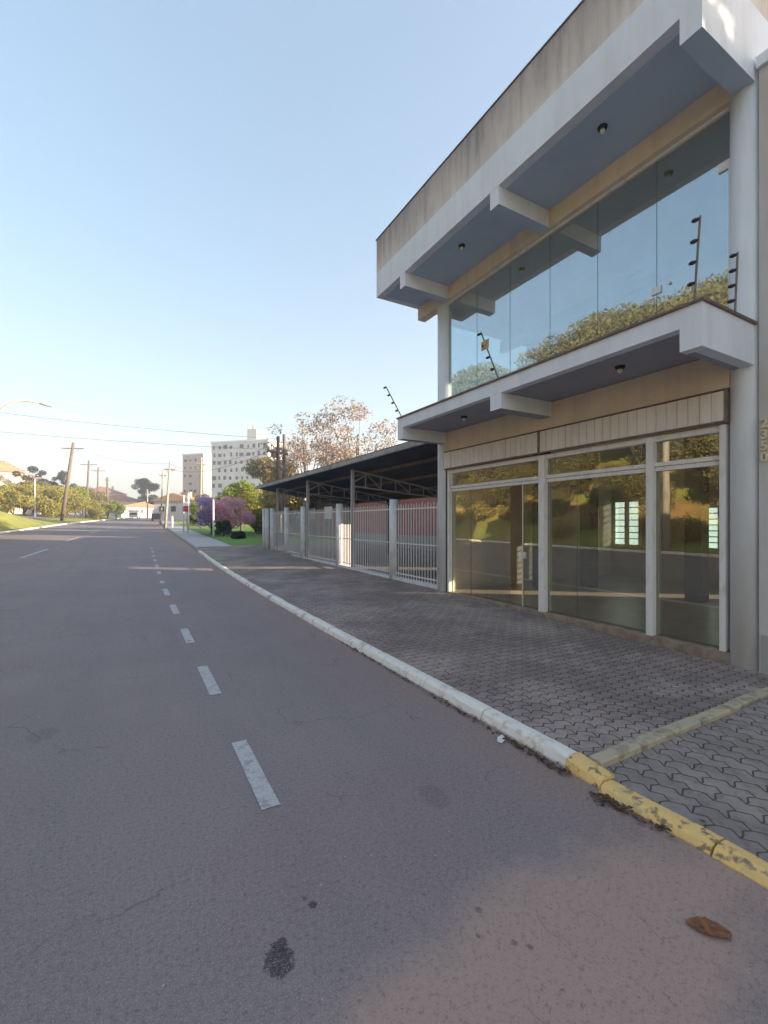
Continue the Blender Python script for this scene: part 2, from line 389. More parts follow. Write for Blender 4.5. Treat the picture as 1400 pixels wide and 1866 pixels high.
MA['bars'] = simple('white_bar_paint', (.80, .78, .8), .5)
MA['pillar'] = simple('white_concrete_pillar', (.76, .76, .78), .8, (.6, .59, .58), 4, .45, .7)
MA['red'] = simple('red_painted_brick', (.50, .20, .165), .85, (.40, .165, .14), 3, .4, .65, bmp=.3)
MA['wood'] = simple('weathered_wood', (.19, .145, .115), .9, (.11, .09, .08), 10, .4, .7, stretch=(1, 1, .15), bmp=.3)
MA['cpole'] = simple('concrete_pole', (.42, .38, .34), .85, (.3, .27, .24), 3, .4, .7)
MA['wire'] = simple('wire', (.14, .15, .18), .7)
MA['roof_tile'] = simple('clay_roof', (.40, .24, .16), .85, (.30, .17, .12), 3, .4, .6)
MA['bark'] = simple('bark', (.14, .11, .085), .95, (.08, .06, .05), 9, .4, .6, bmp=.5)
MA['bark_pale'] = simple('pale_bark', (.30, .25, .21), .95, (.2, .17, .14), 9, .4, .6)
MA['dirt'] = simple('dry_leaf_litter', (.16, .085, .05), .95, (.06, .04, .035), 30, .4, .6)
MA['window_dark'] = simple('dark_window', (.05, .055, .07), .25)
MA['gold'] = simple('brass_number', (.78, .66, .40), .5, metal=0)
MA['clay_leaf'] = simple('brown_dead_leaf', (.30, .13, .055), .7, (.18, .075, .035), 30, .4, .6)
def frosted():
    m, nt, p = new_mat('frosted_pane'); out = [n for n in nt.nodes if n.type == 'OUTPUT_MATERIAL'][0]
    a = N(nt, 'ShaderNodeBsdfTranslucent'); a.inputs[0].default_value = (.42, .60, .74, 1)
    t = N(nt, 'ShaderNodeBsdfTransparent'); t.inputs[0].default_value = (.8, .86, .88, 1)
    mx = N(nt, 'ShaderNodeMixShader'); mx.inputs[0].default_value = .45
    nt.links.new(a.outputs[0], mx.inputs[1]); nt.links.new(t.outputs[0], mx.inputs[2]); nt.links.new(mx.outputs[0], out.inputs[0]); return m
MA['frost'] = frosted()
LF = {
 'yellow': leaf_mat('yellow_green_leaves', (.34, .31, .055), (.24, .24, .045), .35, (.42, .36, .09)),
 'green': leaf_mat('mid_green_leaves', (.19, .22, .05), (.13, .16, .035), .3, (.25, .25, .06)),
 'dark': leaf_mat('dark_green_leaves', (.035, .065, .022), (.02, .04, .016), .2, (.05, .075, .03)),
 'olive': leaf_mat('olive_leaves', (.24, .20, .085), (.17, .15, .06), .25, (.30, .24, .11)),
 'bright': leaf_mat('bright_green_leaves', (.26, .33, .05), (.18, .25, .04), .35, (.36, .37, .07)),
 'gold': leaf_mat('golden_leaves', (.46, .36, .13), (.34, .28, .10), .35, (.54, .42, .18)),
 'purple': leaf_mat('purple_blossom', (.48, .36, .58), (.36, .25, .44), .4, (.66, .52, .74)),
 'pink': leaf_mat('pink_blossom', (.80, .44, .52), (.60, .32, .40), .4, (.90, .62, .68)),
 'dry': leaf_mat('dry_pinkish_leaves', (.42, .33, .28), (.30, .235, .195), .35, (.52, .42, .36)),
 'pine': leaf_mat('blue_green_needles', (.05, .075, .045), (.03, .05, .035), .2, (.08, .10, .06)),
 'hill1': leaf_mat('hill_tree_leaves', (.21, .19, .075), (.12, .125, .05), .3, (.32, .26, .11)),
}

# ---------------------------------------------------------------- ground
def frange(pts):
    out = []
    for a, b, s in pts:
        y = a
        while y < b - 1e-6: out.append(y); y += s
    out.append(pts[-1][1]); return out
def sheet(name, mat, ys, cols, zf, smooth=True):
    """cols(y) -> list of x; zf(x,y) -> z"""
    mb = MB(); n = len(cols(ys[0]))
    for y in ys:
        for x in cols(y): mb.v.append((x, y, zf(x, y)))
    for i in range(len(ys) - 1):
        for k in range(n - 1):
            mb.f.append((i * n + k, i * n + k + 1, (i + 1) * n + k + 1, (i + 1) * n + k)); mb.m.append(0)
    return struct(mb.build(name, mat, smooth=smooth))
ys_road = frange([(-40, 10, 5), (10, 60, 1.5), (60, 160, 4), (160, 400, 20)])
sheet('road', MA['asphalt'], ys_road, lambda y: [KL(y) + (KR(y) - KL(y)) * t for t in (0, .25, .5, .75, 1)], lambda x, y: RD(y))
xs_t = sorted(set([-4000, -1500, -600, -300, -160, -100] + [-80 + 4 * k for k in range(13)] + [-30 + 1.5 * k for k in range(11)]))
def tcols(y):
    l, r = KL(y), KR(y)
    return [x + l + 12 for x in xs_t if x + l + 12 < l - 1.0] + [l - .8, l - .3, l - .15, l - .02, l + .1, (l + r) / 2, r - .1, r + .05, r + .3, 6, 9, 14, 20, 30, 45, 70, 120, 250, 600, 1500, 4000] if True else 0
def tz(x, y): return TER(x, y)
def tcols_safe(y):
    c = tcols(y); r = KR(y)
    # keep increasing where the kerb swings right
    out = []; last = -1e9
    for x in c:
        x = max(x, last + .04); out.append(x); last = x
    return out
sheet('ground', MA['grass'], frange([(-60, -20, 10), (-20, 60, 2), (60, 160, 5), (160, 400, 30), (400, 4000, 900)]), tcols_safe, tz)
# hill surface: dry bank laid just over the ground where it shows in the glass
def hz(x, y): return TER(x, y) + .03
sheet('bank', MA['dryhill'], frange([(-40, 60, 2)]), lambda y: [KL(y) - .5 - d for d in (40, 30, 22, 16, 12, 8, 6, 4.4, 3.2, 2.4, 1.8, 1.3, .6, 0)], hz)
# sidewalk of zigzag pavers, driveway apron, inner floor
DIVY = 1.86
sheet('sidewalk', MA['paver'], frange([(DIVY + .05, 26, .8)]), lambda y: [KR(y) + .125 + (5.99 - KR(y) - .125) * t for t in (0, .33, .66, 1)], SW)
sheet('apron', MA['paver2'], frange([(-6, DIVY - .05, .5)]), lambda y: [2.56 + (5.80 - 2.56) * t for t in (0, .33, .66, 1)],
      lambda x, y: .028 + (x - 2.56) / 3.2 * .0 + (x - 2.56) * pl([(0, .0), (1.8, .002)], y))
sheet('path', MA['concrete'], frange([(26.0, 120, 2)]), lambda y: [KR(y) + .125, KR(y) + 1.0, KR(y) + 2.1], lambda x, y: RD(y) + .085)
sheet('lawn', MA['lawn'], frange([(26.1, 60, 2)]), lambda y: [KR(y) + 2.1, KR(y) + 4, 9, 13, 20], lambda x, y: TER(x, y) + .05)
sheet('side_road', MA['asphalt'], frange([(62, 160, 6)]), lambda y: [KL(y) - 13, KL(y) - 9.5, KL(y) - 6], lambda x, y: TER(x, y) + .05)
sheet('yard_floor', MA['slab'], [8.02, 12, 18, 23.5, 26], lambda y: [6.0, 12, 30], lambda x, y: RD(y) + .15)
st = MB(); st.box(KR(26) + .13, 9.5, 25.93, 26.08, RD(26) - .1, RD(26) + .13); struct(st.build('lawn_edging', MA['concrete'], bevel=.01))

# kerbs
def kerb_stones(name, mat, y0, y1, length, fx, h, wd, outer=-1, jit=.006, base=RD, hfun=None):
    mb = MB(); y = y0; rnd = random.Random(int(abs(y0 * 10)) + 3)
    while y < y1 - .05:
        L = min(length(y) if callable(length) else length, y1 - y); g = .006
        ya, yb = y + g, y + L - g
        j = rnd.uniform(-jit, jit); jz = rnd.uniform(-jit, jit)
        hh = (hfun or (lambda q: h))
        prof = []; ns = 7 if yb < 14 else 2
        for q in range(ns):
            yy = ya + (yb - ya) * q / (ns - 1); e = .5 * (q in (0, ns - 1)) if ns > 2 else 0
            x = fx(yy) + j; z = base(yy); k = (hfun or (lambda q: h))(yy) + jz; r = lambda a: rnd.uniform(-a, a) if ns > 2 else 0
            pts = [(0, -.12), (0, k * .15), (.018 + r(.005) + .008 * e, k * .72), (.038 + r(.006) + .01 * e, k * .93 - .006 * e + r(.003)), (.065 + r(.006), k - .006 * e + r(.003)), (wd - .02, k - .004 + r(.002) - .004 * e), (wd, k - .012), (wd, -.12)]
            prof.append([(x - outer * a, yy, z + b) for a, b in pts])
        n = 8; vs = [p for pr in prof for p in pr]
        fs = [tuple(range(n)), tuple(range(ns * n - 1, (ns - 1) * n - 1, -1))]
        for q in range(ns - 1): fs += [(q * n + i, q * n + i + n, q * n + (i + 1) % n + n, q * n + (i + 1) % n) for i in range(n)]
        if outer > 0: fs = [tuple(reversed(f)) for f in fs]
        mb.add(vs, fs); y += L
    return struct(mb.build(name, mat))
kerb_stones('kerb', MA['kerb_white'], 1.96, 24, .82, lambda y: KR(y), .082, .14)
kerb_stones('kerb_far', MA['kerb_grey'], 24, 150, lambda y: .9 if y < 60 else 4, lambda y: KR(y), .10, .165)
kerb_stones('kerb_driveway', MA['kerb_yellow'], -5, 1.70, .61, lambda y: 2.425, .05, .14, hfun=lambda q: .050 + .004 * math.sin(q * 7), jit=.009)
# stub of the yellow kerb that drops from the divider to the driveway
kerb_stones('kerb_ramp', MA['kerb_yellow'], 1.70, 1.955, .26, lambda y: 2.44, .08, .15, hfun=lambda q: .055 + .03 * (q - 1.7) / .25)
kerb_stones('median_kerb', MA['kerb_white'], -30, 150, lambda y: 2 if y < 60 else 6, lambda y: KL(y), .14, .16, outer=1)
# divider kerb between sidewalk and driveway
mb = MB(); x = 2.60; rnd = random.Random(4)
while x < 5.6:
    L = .62; j = rnd.uniform(-.008, .008)
    z = .075 - (x - 2.6) * .008 + rnd.uniform(-.004, .004)
    mb.prism_x([(DIVY - .05 + j, -.05), (DIVY + .05 + j, -.05), (DIVY + .05 + j, z - .006), (DIVY + .038 + j, z + .004), (DIVY - .036 + j, z + .004), (DIVY - .05 + j, z - .008)], x + .006, min(x + L, 5.72) - .006)
    x += L
struct(mb.build('kerb_divider', MA['curb_sep']))

# road markings
mb = MB(); rnd = random.Random(2)
for (a, b) in [(2.5, 3.37), (4.4, 5.34), (6.46, 7.36), (8.62, 9.6), (10.85, 11.9), (13.0, 13.5), (15.2, 16.0), (17.4, 18.4), (19.8, 20.7), (22, 22.9), (24.4, 25.4), (27, 28)]:
    x0 = .628 + max(0, a - 12) * .016; z = lambda y: RD(y) + .004
    mb.add([(x0, a, z(a)), (x0 + .105, a, z(a)), (x0 + .105, b, z(b)), (x0, b, z(b))], [(0, 1, 2, 3)])
struct(mb.build('parking_lane_marking', MA['mark']))
mb = MB()
for (a, b, x0, x1) in [(9, 14, -4.05, -4.05), (23.4, 29, -4.08, -3.88), (35.9, 41.6, -3.9, -3.65), (48, 53, -3.35, -3.05), (60, 65, -2.6, -2.3), (-4, 1, -4.05, -4.05)]:
    for k in range(4):
        t0, t1 = k / 4, (k + 1) / 4; ya, yb = a + (b - a) * t0, a + (b - a) * t1; xa, xb = x0 + (x1 - x0) * t0, x0 + (x1 - x0) * t1
        mb.add([(xa, ya, RD(ya) + .012), (xa + .13, ya, RD(ya) + .012), (xb + .13, yb, RD(yb) + .012), (xb, yb, RD(yb) + .012)], [(0, 1, 2, 3)])
struct(mb.build('lane_marking', MA['mark2']))

# ---------------------------------------------------------------- the two-storey shop
shop = WT('shop_building', 'two-storey white and cream shop with glass front, projecting roof fascia and balcony slab', 'building', (5.9, 5, .1))
P = shop.part
YN, YF = 2.21, 7.95                     # near / far ends
# columns
for cy in (2.33, 7.80):
    mb = MB(); zb = -.08
    mb.tube([(5.90, cy, zb), (5.90, cy, 6.57)], .15, 28); P(mb, 'column', MA['white_col'], True)
# sill / plinth
mb = MB(); mb.box(5.80, 6.05, 2.42, 7.68, -.1, .15); P(mb, 'sill', simple('tan_sill', (.36, .27, .21), .85, (.22, .17, .14), 8, .4, .65, bmp=.3), bevel=.008)
# ground floor lintel wall (cream) and its dark edge
mb = MB(); mb.box(5.78, 6.0, 2.45, 7.68, 3.11, 3.51); P(mb, 'lintel_wall', MA['cream'])
mb = MB(); mb.box(5.765, 5.80, 2.47, 7.66, 3.092, 3.106); P(mb, 'shutter_trim', MA['rust'])
# ribbed shutter box panels, two sections with a dark joint
for (a, b) in ((2.49, 5.085), (5.125, 7.64)):
    mb = MB(); n = int((b - a) / .118); s = (b - a) / n
    for k in range(n):
        y = a + k * s
        mb.prism_y([(5.76, 2.75), (5.76, 3.08), (5.80, 3.08), (5.80, 2.75)], y + .007, y + s - .007)
        mb.box(5.772, 5.80, y - .007, y + .007, 2.752, 3.078)
    P(mb, 'shutter_box', MA['slat'])
    mb = MB(); mb.box(5.758, 5.805, a, b, 2.73, 2.747); P(mb, 'shutter_rail', MA['rust'])
mb = MB(); mb.box(5.75, 5.80, 5.087, 5.123, 2.72, 3.08); P(mb, 'shutter_joint', MA['rust'])
mb = MB(); mb.box(5.76, 5.82, 2.462, 2.487, 2.72, 3.09); P(mb, 'shutter_joint', MA['rust'])
# shopfront frame: head, transom, posts
mb = MB(); mb.box(5.835, 5.93, 2.55, 7.56, 2.64, 2.712); P(mb, 'frame_head', MA['frame'], bevel=.004)
for (a, b) in ((2.56, 3.30), (3.39, 5.03), (5.15, 7.52)):
    mb = MB(); mb.box(5.86, 5.93, a, b, 2.262, 2.318); mb.box(5.84, 5.93, a, b, 2.32, 2.372); P(mb, 'transom', MA['frame'], bevel=.004)
for (a, b, nm) in ((3.303, 3.387, 'frame_post'), (5.033, 5.147, 'frame_post'), (2.49, 2.555, 'frame_jamb'), (7.525, 7.575, 'frame_jamb')):
    mb = MB(); mb.box(5.80, 5.95, a, b, .152, 2.70 if 'post' in nm else 2.712); P(mb, nm, MA['frame'], bevel=.005)
mb = MB(); mb.box(5.83, 5.9, 7.58, 7.66, .152, 2.712); P(mb, 'jamb_gap', MA['gap'])
# lower glass panes (one leaf of the middle door stands open: no glass there)
GZ0, GZ1 = .155, 2.258
def pane(y0, y1, z0, z1, x, mat, edge=True):
    mb = MB(); mb.box(x, x + .008, y0 + .004, y1 - .004, z0, z1); p = P(mb, 'glass_pane', mat)
    if edge:
        mb = MB(); mb.box(x - .001, x + .009, y1 - .0035, y1 + .0035, z0, z1); P(mb, 'pane_joint', MA['edge'])
    return p
for (a, b) in ((2.56, 3.30), (3.39, 4.487), (4.487, 5.03), (5.15, 5.55), (5.86, 6.93), (6.93, 7.52)):
    pane(a, b, GZ0, GZ1, 5.895, MA['glass'])
for (a, b) in ((2.56, 3.30), (3.39, 5.03), (5.15, 7.52)):
    pane(a, b, 2.375, 2.638, 5.895, MA['glass'], False)
mb = MB(); mb.box(5.885, 5.91, 5.553, 5.575, GZ0, GZ1); P(mb, 'door_strip', simple('door_strip', (.66, .60, .50), .5))
lk = MB(); lk.box(5.875, 5.925, 5.50, 5.55, .99, 1.10); lk.box(5.875, 5.925, 5.58, 5.645, .99, 1.10); lk.tube([(5.86, 5.525, 1.045), (5.88, 5.525, 1.045)], .012, 10); lk.tube([(5.86, 5.61, 1.045), (5.88, 5.61, 1.045)], .012, 10)
P(lk, 'door_lock', MA['frame'], bevel=.003)
# ground-floor interior
XB = 11.8
mb = MB(); mb.box(6.05, XB, YN + .1, YF - .05, -.05, .148); P(mb, 'floor', MA['int_floor'])
mb = MB(); mb.box(6.0, 12, YN, YF, 3.25, 3.50); P(mb, 'floor_slab', MA['ceil'])
mb = MB(); mb.box(6.05, 12, YN, YN + .15, -.05, 6.5); P(mb, 'side_wall', MA['int_wall'])
mb = MB()                                            # rear wall: two window openings and an unseen one added to let sun in
WN = [(2.6, 3.4, .15, 1.9), (4.75, 5.55, .97, 2.0), (7.0, 7.78, .97, 2.22)]
y = YN + .15
for (a, b, c, d) in WN:
    mb.box(XB, 12, y, a, -.05, 3.25); mb.box(XB, 12, a, b, -.05, c); mb.box(XB, 12, a, b, d, 3.25); y = b
mb.box(XB, 12, y, YF, -.05, 3.25); P(mb, 'rear_wall', MA['int_wall'])
for (a, b, c, d) in WN[1:]:
    fr = MB(); t = .035; X0, X1 = XB - .03, XB + .03
    fr.box(X0, X1, a - .03, a + t, c, d); fr.box(X0, X1, b - t, b + .03, c, d); fr.box(X0, X1, a + t, b - t, c - .03, c + t); fr.box(X0, X1, a + t, b - t, d - t, d + .03)
    mid = (a + b) / 2; fr.box(X0 + .005, X1 - .005, mid - .05, mid + .05, c + t, d - t)
    f = P(fr, 'rear_window', MA['frame'])
    bars = MB(); n = 7
    for k in range(n + 1):
        zz = c + t + (d - c - 2 * t) * k / n
        bars.box(X0 - .002, X0 + .012, a + t, mid - .05, zz - .012, zz + .012); bars.box(X0 - .002, X0 + .012, mid + .05, b - t, zz - .012, zz + .012)
    for yy in (a + t, mid - .062, mid + .05, b - t - .012): bars.box(X0 - .003, X0 + .010, yy, yy + .012, c + t, d - t)
    P(bars, 'window_bars', MA['black'], parent=f)
    pn = MB(); pn.box(XB + .04, XB + .05, a, b, c, d); P(pn, 'window_pane', MA['frost'], parent=f)
mb = MB(); mb.box(6.05, XB, YF - .15, YF, -.05, 3.25); P(mb, 'side_wall', MA['int_wall'])
for (cx, cy) in ((9.0, 6.5), (9.0, 4.25), (7.9, 6.9)):
    mb = MB(); mb.box(cx, cx + .28, cy, cy + .28, .1, 3.25); P(mb, 'interior_column', MA['int_dark'])
mb = MB(); mb.tube([(10, 5.15, 3.1), (10, 6.25, 3.1)], .02, 8); mb.box(9.96, 10.04, 5.1, 6.3, 3.125, 3.16); P(mb, 'tube_lamp', simple('lamp_white', (.85, .85, .85), .4))
# balcony slab with fascia, three beams, dark soffit
BX = 4.70
BYN, BYF = 2.21, 7.78
mb = MB(); mb.box(BX, BX + .12, BYN, BYF, 3.51, 3.705); mb.box(BX + .12, 5.76, BYN, BYN + .12, 3.28, 3.705); mb.box(BX + .12, 5.76, BYF - .12, BYF, 3.51, 3.705)
mb.box(BX, BX + .12, BYN, BYN + .20, 3.28, 3.51); P(mb, 'balcony_fascia', MA['fascia'])
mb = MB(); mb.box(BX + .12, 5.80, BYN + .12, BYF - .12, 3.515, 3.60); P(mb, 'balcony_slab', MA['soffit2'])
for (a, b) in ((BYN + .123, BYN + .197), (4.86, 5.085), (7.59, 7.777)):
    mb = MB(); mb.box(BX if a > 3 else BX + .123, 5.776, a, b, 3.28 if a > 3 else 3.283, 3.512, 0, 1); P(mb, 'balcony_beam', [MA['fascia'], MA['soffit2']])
mb = MB(); mb.box(BX - .025, BX + .14, BYN - .025, BYF + .02, 3.705, 3.735); mb.box(BX + .14, 5.78, BYN - .025, BYN + .14, 3.705, 3.735); mb.box(BX + .14, 5.78, BYF - .12, BYF + .02, 3.705, 3.735)
P(mb, 'balcony_cap', MA['cap'], bevel=.005)
# roof canopy: fascia (grey lower, stained upper), soffit, beams, roof
RX, RYF = 4.70, 8.68
mb = MB(); mb.box(RX, RX + .14, YN, RYF, 6.57, 7.10); mb.box(RX + .14, 11, YN, YN + .14, 6.57, 7.10); mb.box(RX + .14, 11, RYF - .14, RYF, 6.57, 7.10)
P(mb, 'roof_fascia', MA['fascia'])
mb = MB(); mb.box(RX, RX + .14, YN, RYF, 7.10, 7.83); mb.box(RX + .14, 11, YN, YN + .14, 7.10, 7.83); mb.box(RX + .14, 11, RYF - .14, RYF, 7.10, 7.83); mb.box(10.86, 11, YN + .14, RYF - .14, 7.10, 7.83)
P(mb, 'parapet', MA['stained'])
mb = MB(); mb.box(RX - .015, RX + .155, YN - .015, RYF + .015, 7.83, 7.85); P(mb, 'parapet_coping', MA['cap'])
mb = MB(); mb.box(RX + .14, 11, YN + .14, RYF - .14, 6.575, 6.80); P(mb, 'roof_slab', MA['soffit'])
for (a, b) in ((YN, YN + .20), (4.91, 5.09), (7.51, 7.69)):
    mb = MB(); mb.box(RX + .003 if a > 3 else RX, 5.776, a, b, 6.30, 6.57, 0, 1); P(mb, 'roof_beam', [MA['fascia'], MA['soffit']])
mb = MB(); mb.box(5.78, 5.98, YN + .05, 8.66, 6.30, 6.572); P(mb, 'lintel_beam', MA['cream'])
# lamps in the soffits
for (x, y, z) in ((5.15, 3.55, 6.575), (5.15, 6.3, 6.575), (5.2, 3.35, 3.515), (5.2, 6.3, 3.515)):
    mb = MB(); mb.tube([(x, y, z), (x, y, z - .03)], [.06, .05], 16); mb.tube([(x, y, z - .034), (x, y, z - .055), (x, y, z - .075), (x, y, z - .085)], [.028, .032, .022, .004], 12, mi=1)
    P(mb, 'soffit_lamp', [MA['black'], MA['frame']], True)
# upper glazing
mb = MB(); mb.box(5.86, 5.93, 2.47, 7.66, 6.265, 6.298); P(mb, 'glazing_track', MA['frame'])
mb = MB(); mb.box(5.84, 5.94, 2.47, 7.66, 3.51, 3.60); P(mb, 'upper_sill', MA['frame'])
ups = [2.45, 3.30, 4.14, 4.99, 5.87, 6.75, 7.66]
for a, b in zip(ups, ups[1:]): pane(a, b, 3.60, 6.264, 5.895, MA['glass_up'], b < 7.6)
mb = MB(); mb.box(5.875, 5.93, 2.47, 2.495, 3.60, 5.62); mb.box(5.875, 5.93, 2.47, 2.60, 5.62, 5.72); P(mb, 'pane_bracket', MA['bars'])
lk = MB(); lk.box(5.88, 5.92, 3.24, 3.36, 4.55, 4.64); P(lk, 'glass_lock', MA['chrome']); lk = MB(); lk.tube([(5.875, 3.14, 4.62), (5.92, 3.14, 4.62)], .02, 10); P(lk, 'glass_knob', MA['chrome'])
# upper interior
mb = MB(); mb.box(6.0, 12, YN, YF, 3.50, 3.56); P(mb, 'upper_floor', MA['int_wall'])
mb = MB(); mb.box(6.0, 12, YN + .15, YF, 6.30, 6.50); P(mb, 'upper_ceiling', MA['ceil'])
mb = MB(); mb.box(8.9, 12, YF - .15, YF, 3.56, 6.30); mb.box(6.05, 8.9, YF - .15, YF, 5.98, 6.30); mb.box(8.55, 8.9, YF - .15, YF - .0, 5.72, 5.98); P(mb, 'upper_side_wall', MA['int_wall'])
mb = MB(); mb.box(6.05, 8.9, YF - .09, YF - .08, 3.56, 5.98); P(mb, 'side_glazing', glass_mat('clear_glass', .06, (.86, .95, .95)))
mb = MB(); mb.box(11.8, 12, YN + .16, 2.7, 3.56, 6.30); mb.box(11.8, 12, 4.3, YF, 3.56, 6.30); mb.box(11.8, 12, 2.7, 4.3, 3.56, 4.2); mb.box(11.8, 12, 2.7, 4.3, 6.1, 6.30); P(mb, 'upper_rear_wall', MA['int_wall'])  # opening out of view, added to let sun into the upper room
mb = MB(); mb.box(6.5, 6.62, YN + .16, YF - 1.2, 5.06, 5.28); P(mb, 'interior_beam', MA['ceil'])
mb = MB(); mb.box(8.2, 8.45, 4.9, 5.15, 3.56, 6.30); P(mb, 'upper_column', MA['int_wall'])

# house number
nb = WT('house_number', 'vertical brass house number 2350 on the wall beside the end column', 'house number', (5.775, 2.125, 2.2))
for i, ch in enumerate('2350'):
    cu = bpy.data.curves.new('digit', 'FONT'); cu.body = ch; cu.size = .135; cu.extrude = .010; cu.bevel_depth = .002; cu.align_x = 'CENTER'
    tmp = bpy.data.objects.new('tmp', cu); COL.objects.link(tmp)
    bpy.context.view_layer.update()
    me = bpy.data.meshes.new_from_object(tmp); bpy.data.objects.remove(tmp)
    me.name = 'digit'; me.materials.clear(); me.materials.append(MA['gold'])
    o = bpy.data.objects.new('digit', me); COL.objects.link(o); o.parent = nb.o
    o.location = (-.012, 0, .40 - i * .118); o.rotation_euler = (R_(90), 0, R_(-90))

# electric fence rods on balcony and roof side
def rod(base, top, n, label, plate=False):
    b, t = Vector(base), Vector(top)
    T = WT('fence_rod', label, 'fence rod', base, 'electric fence rods with insulators on the balcony')
    mb = MB(); mb.tube([b, t], .011, 8); T.part(mb, 'rod', MA['rust'])
    d = (t - b)
    for k in range(n):
        q = b + d * ((k + 1) / n * .97)
        mb = MB(); mb.tube([q + Vector((0, .0, 0)), q + Vector((-.02, .035, -.005)), q + Vector((-.03, .06, -.008))], [.012, .022, .012], 8); T.part(mb, 'insulator', MA['black'])
    if plate:
        q = b + d * .72
        mb = MB(); mb.box(q.x - .03, q.x - .024, q.y - .09, q.y + .07, q.z - .07, q.z + .07); T.part(mb, 'warning_plate', simple('warning_plate', (.55, .40, .16), .6, (.42, .18, .08), 14, .45, .55))
rod((4.74, 2.30, 3.72), (4.77, 2.26, 4.56), 4, 'tall black rod with insulators at the near corner of the balcony')
rod((5.36, 2.22, 3.72), (5.42, 2.22, 4.38), 4, 'short black rod on the balcony side next to the end column')
rod((4.76, 4.96, 3.72), (4.62, 5.20, 4.50), 4, 'leaning rod carrying a small orange warning plate above the middle beam', True)
rod((4.76, 7.70, 3.72), (4.56, 8.02, 4.42), 4, 'leaning rod at the far end of the balcony against the sky')
rod((5.70, 7.9, 3.72), (5.70, 7.95, 4.1), 1, 'thin upright rod beside the far column above the balcony')

# neighbouring building on the near side
nbld = WT('neighbour_building', 'plain pale wall of the next building at the right edge of the view', 'building', (5.8, -5, 0))
mb = MB(); mb.box(5.79, 12, -30, 2.18, -.1, 6.4); nbld.part(mb, 'wall', wall_mat('neighbour_wall', (.62, .59, .58), (.54, .51, .50), amt=.2))
mb = MB(); mb.box(5.775, 5.789, -30, 2.16, -.1, .42); nbld.part(mb, 'plinth', MA['concrete'])
mb = MB(); mb.box(5.74, 12.05, -30.05, 2.185, 6.4, 6.52); nbld.part(mb, 'coping', MA['fascia'])

# ---------------------------------------------------------------- carport with fence
car = WT('carport', 'long dark metal carport roof on steel posts beside the shop', 'carport', (8.5, 16, .15))
CY0, CY1 = 8.10, 23.6
def roofz(x): return 3.42 - (x - 5.62) * .16
mb = MB(); nw = 150; dy = (CY1 - CY0) / nw
top = []; bot = []
for i in range(nw + 1):
    y = CY0 + i * dy; c = .014 * (1 if i % 2 else -1)
    for x in (5.62, 10.2): top.append((x, y, roofz(x) + .03 + c)); bot.append((x, y, roofz(x) + c))
nb_ = len(top); mb.v = top + bot
for i in range(nw):
    a = 2 * i; mb.f += [(a, a + 1, a + 3, a + 2), (nb_ + a + 2, nb_ + a + 3, nb_ + a + 1, nb_ + a), (a, a + 2, nb_ + a + 2, nb_ + a), (a + 3, a + 1, nb_ + a + 1, nb_ + a + 3)]; mb.m += [0] * 4
car.part(mb, 'roof_sheet', MA['metal_ceil'])
mb = MB(); mb.box(5.55, 5.615, CY0 - .02, CY1 + .02, 3.33, 3.455); car.part(mb, 'gutter', MA['gutter'], bevel=.006)
mb = MB(); mb.box(5.60, 5.80, CY0, CY1, 3.475, 3.50); car.part(mb, 'roof_edge', MA['rust'])
for x in (6.6, 7.8, 9.0, 10.1):
    mb = MB(); mb.box(x - .03, x + .03, CY0, CY1, roofz(x) - .10, roofz(x) - .016); car.part(mb, 'purlin', MA['rust'])
for y in (12.54, 16.6, 20.7):
    mb = MB(); mb.box(5.90, 6.0, y - .05, y + .05, .1, roofz(5.95) - .12); car.part(mb, 'front_post', MA['steelpost'], bevel=.006)
    mb = MB(); mb.box(9.85, 9.95, y - .04 + .6, y + .06 + .6, .1, roofz(9.9) - .1); car.part(mb, 'rear_post', MA['black'])
    t = MB()
    za = lambda x: roofz(x) - .13
    zb = 2.74
    t.tube([(5.95, y, za(5.95)), (10.15, y, za(10.15))], .03, 6); t.tube([(6.0, y, zb), (10.15, y, zb - .35)], .026, 6)
    x = 6.4; i = 0
    while x < 10.1:
        zbb = zb - .084 * (x - 6); t.tube([(x, y, za(x)), (x, y, zbb)], .02, 6)
        if i % 2 == 0 and x + .55 < 10.2: t.tube([(x, y, za(x)), (x + .55, y, zbb - .03)], .014, 6)
        x += .55; i += 1
    t.tube([(5.97, y, 2.86), (6.5, y, za(6.5))], .024, 6)
    car.part(t, 'truss', MA['steelpost'])
# fence of white bars between round pillars
fen = WT('bar_fence', 'white vertical-bar metal fence between round concrete pillars in front of the carport', 'fence', (5.95, 16, .15))
for y in (10.04, 13.55, 17.1, 19.3, 21.6, 22.5, 23.1):
    mb = MB(); mb.tube([(5.95, y, 0), (5.95, y, RD(y) + 2.2)], .115, 18); fen.part(mb, 'pillar', MA['pillar'], True)
secs = [(8.02, 9.92), (10.16, 12.47), (12.61, 13.43), (13.67, 16.52), (17.22, 19.18), (19.42, 21.48)]
for (a, b) in secs:
    z0 = RD(a) + .17; z1 = RD(a) + 2.05; t = MB()
    t.box(5.935, 5.965, a, b, z0 + .12, z0 + .15); t.box(5.935, 5.965, a, b, z1 - .12, z1 - .09); t.box(5.935, 5.965, a, b, z0 + .9, z0 + .925)
    n = int((b - a) / .115)
    for k in range(n + 1):
        y = a + (b - a) * k / n; t.box(5.942, 5.958, y - .008, y + .008, z0, z1 + (.0 if k % 2 else .03))
    fen.part(t, 'bar_panel', MA['bars'])
mb = MB(); mb.box(5.87, 6.03, 8.02, 12.4, .0, RD(8) + .21); mb.box(5.87, 6.03, 12.41, 23.1, .0, RD(12) + .22); fen.part(mb, 'base_kerb', MA['pillar'])
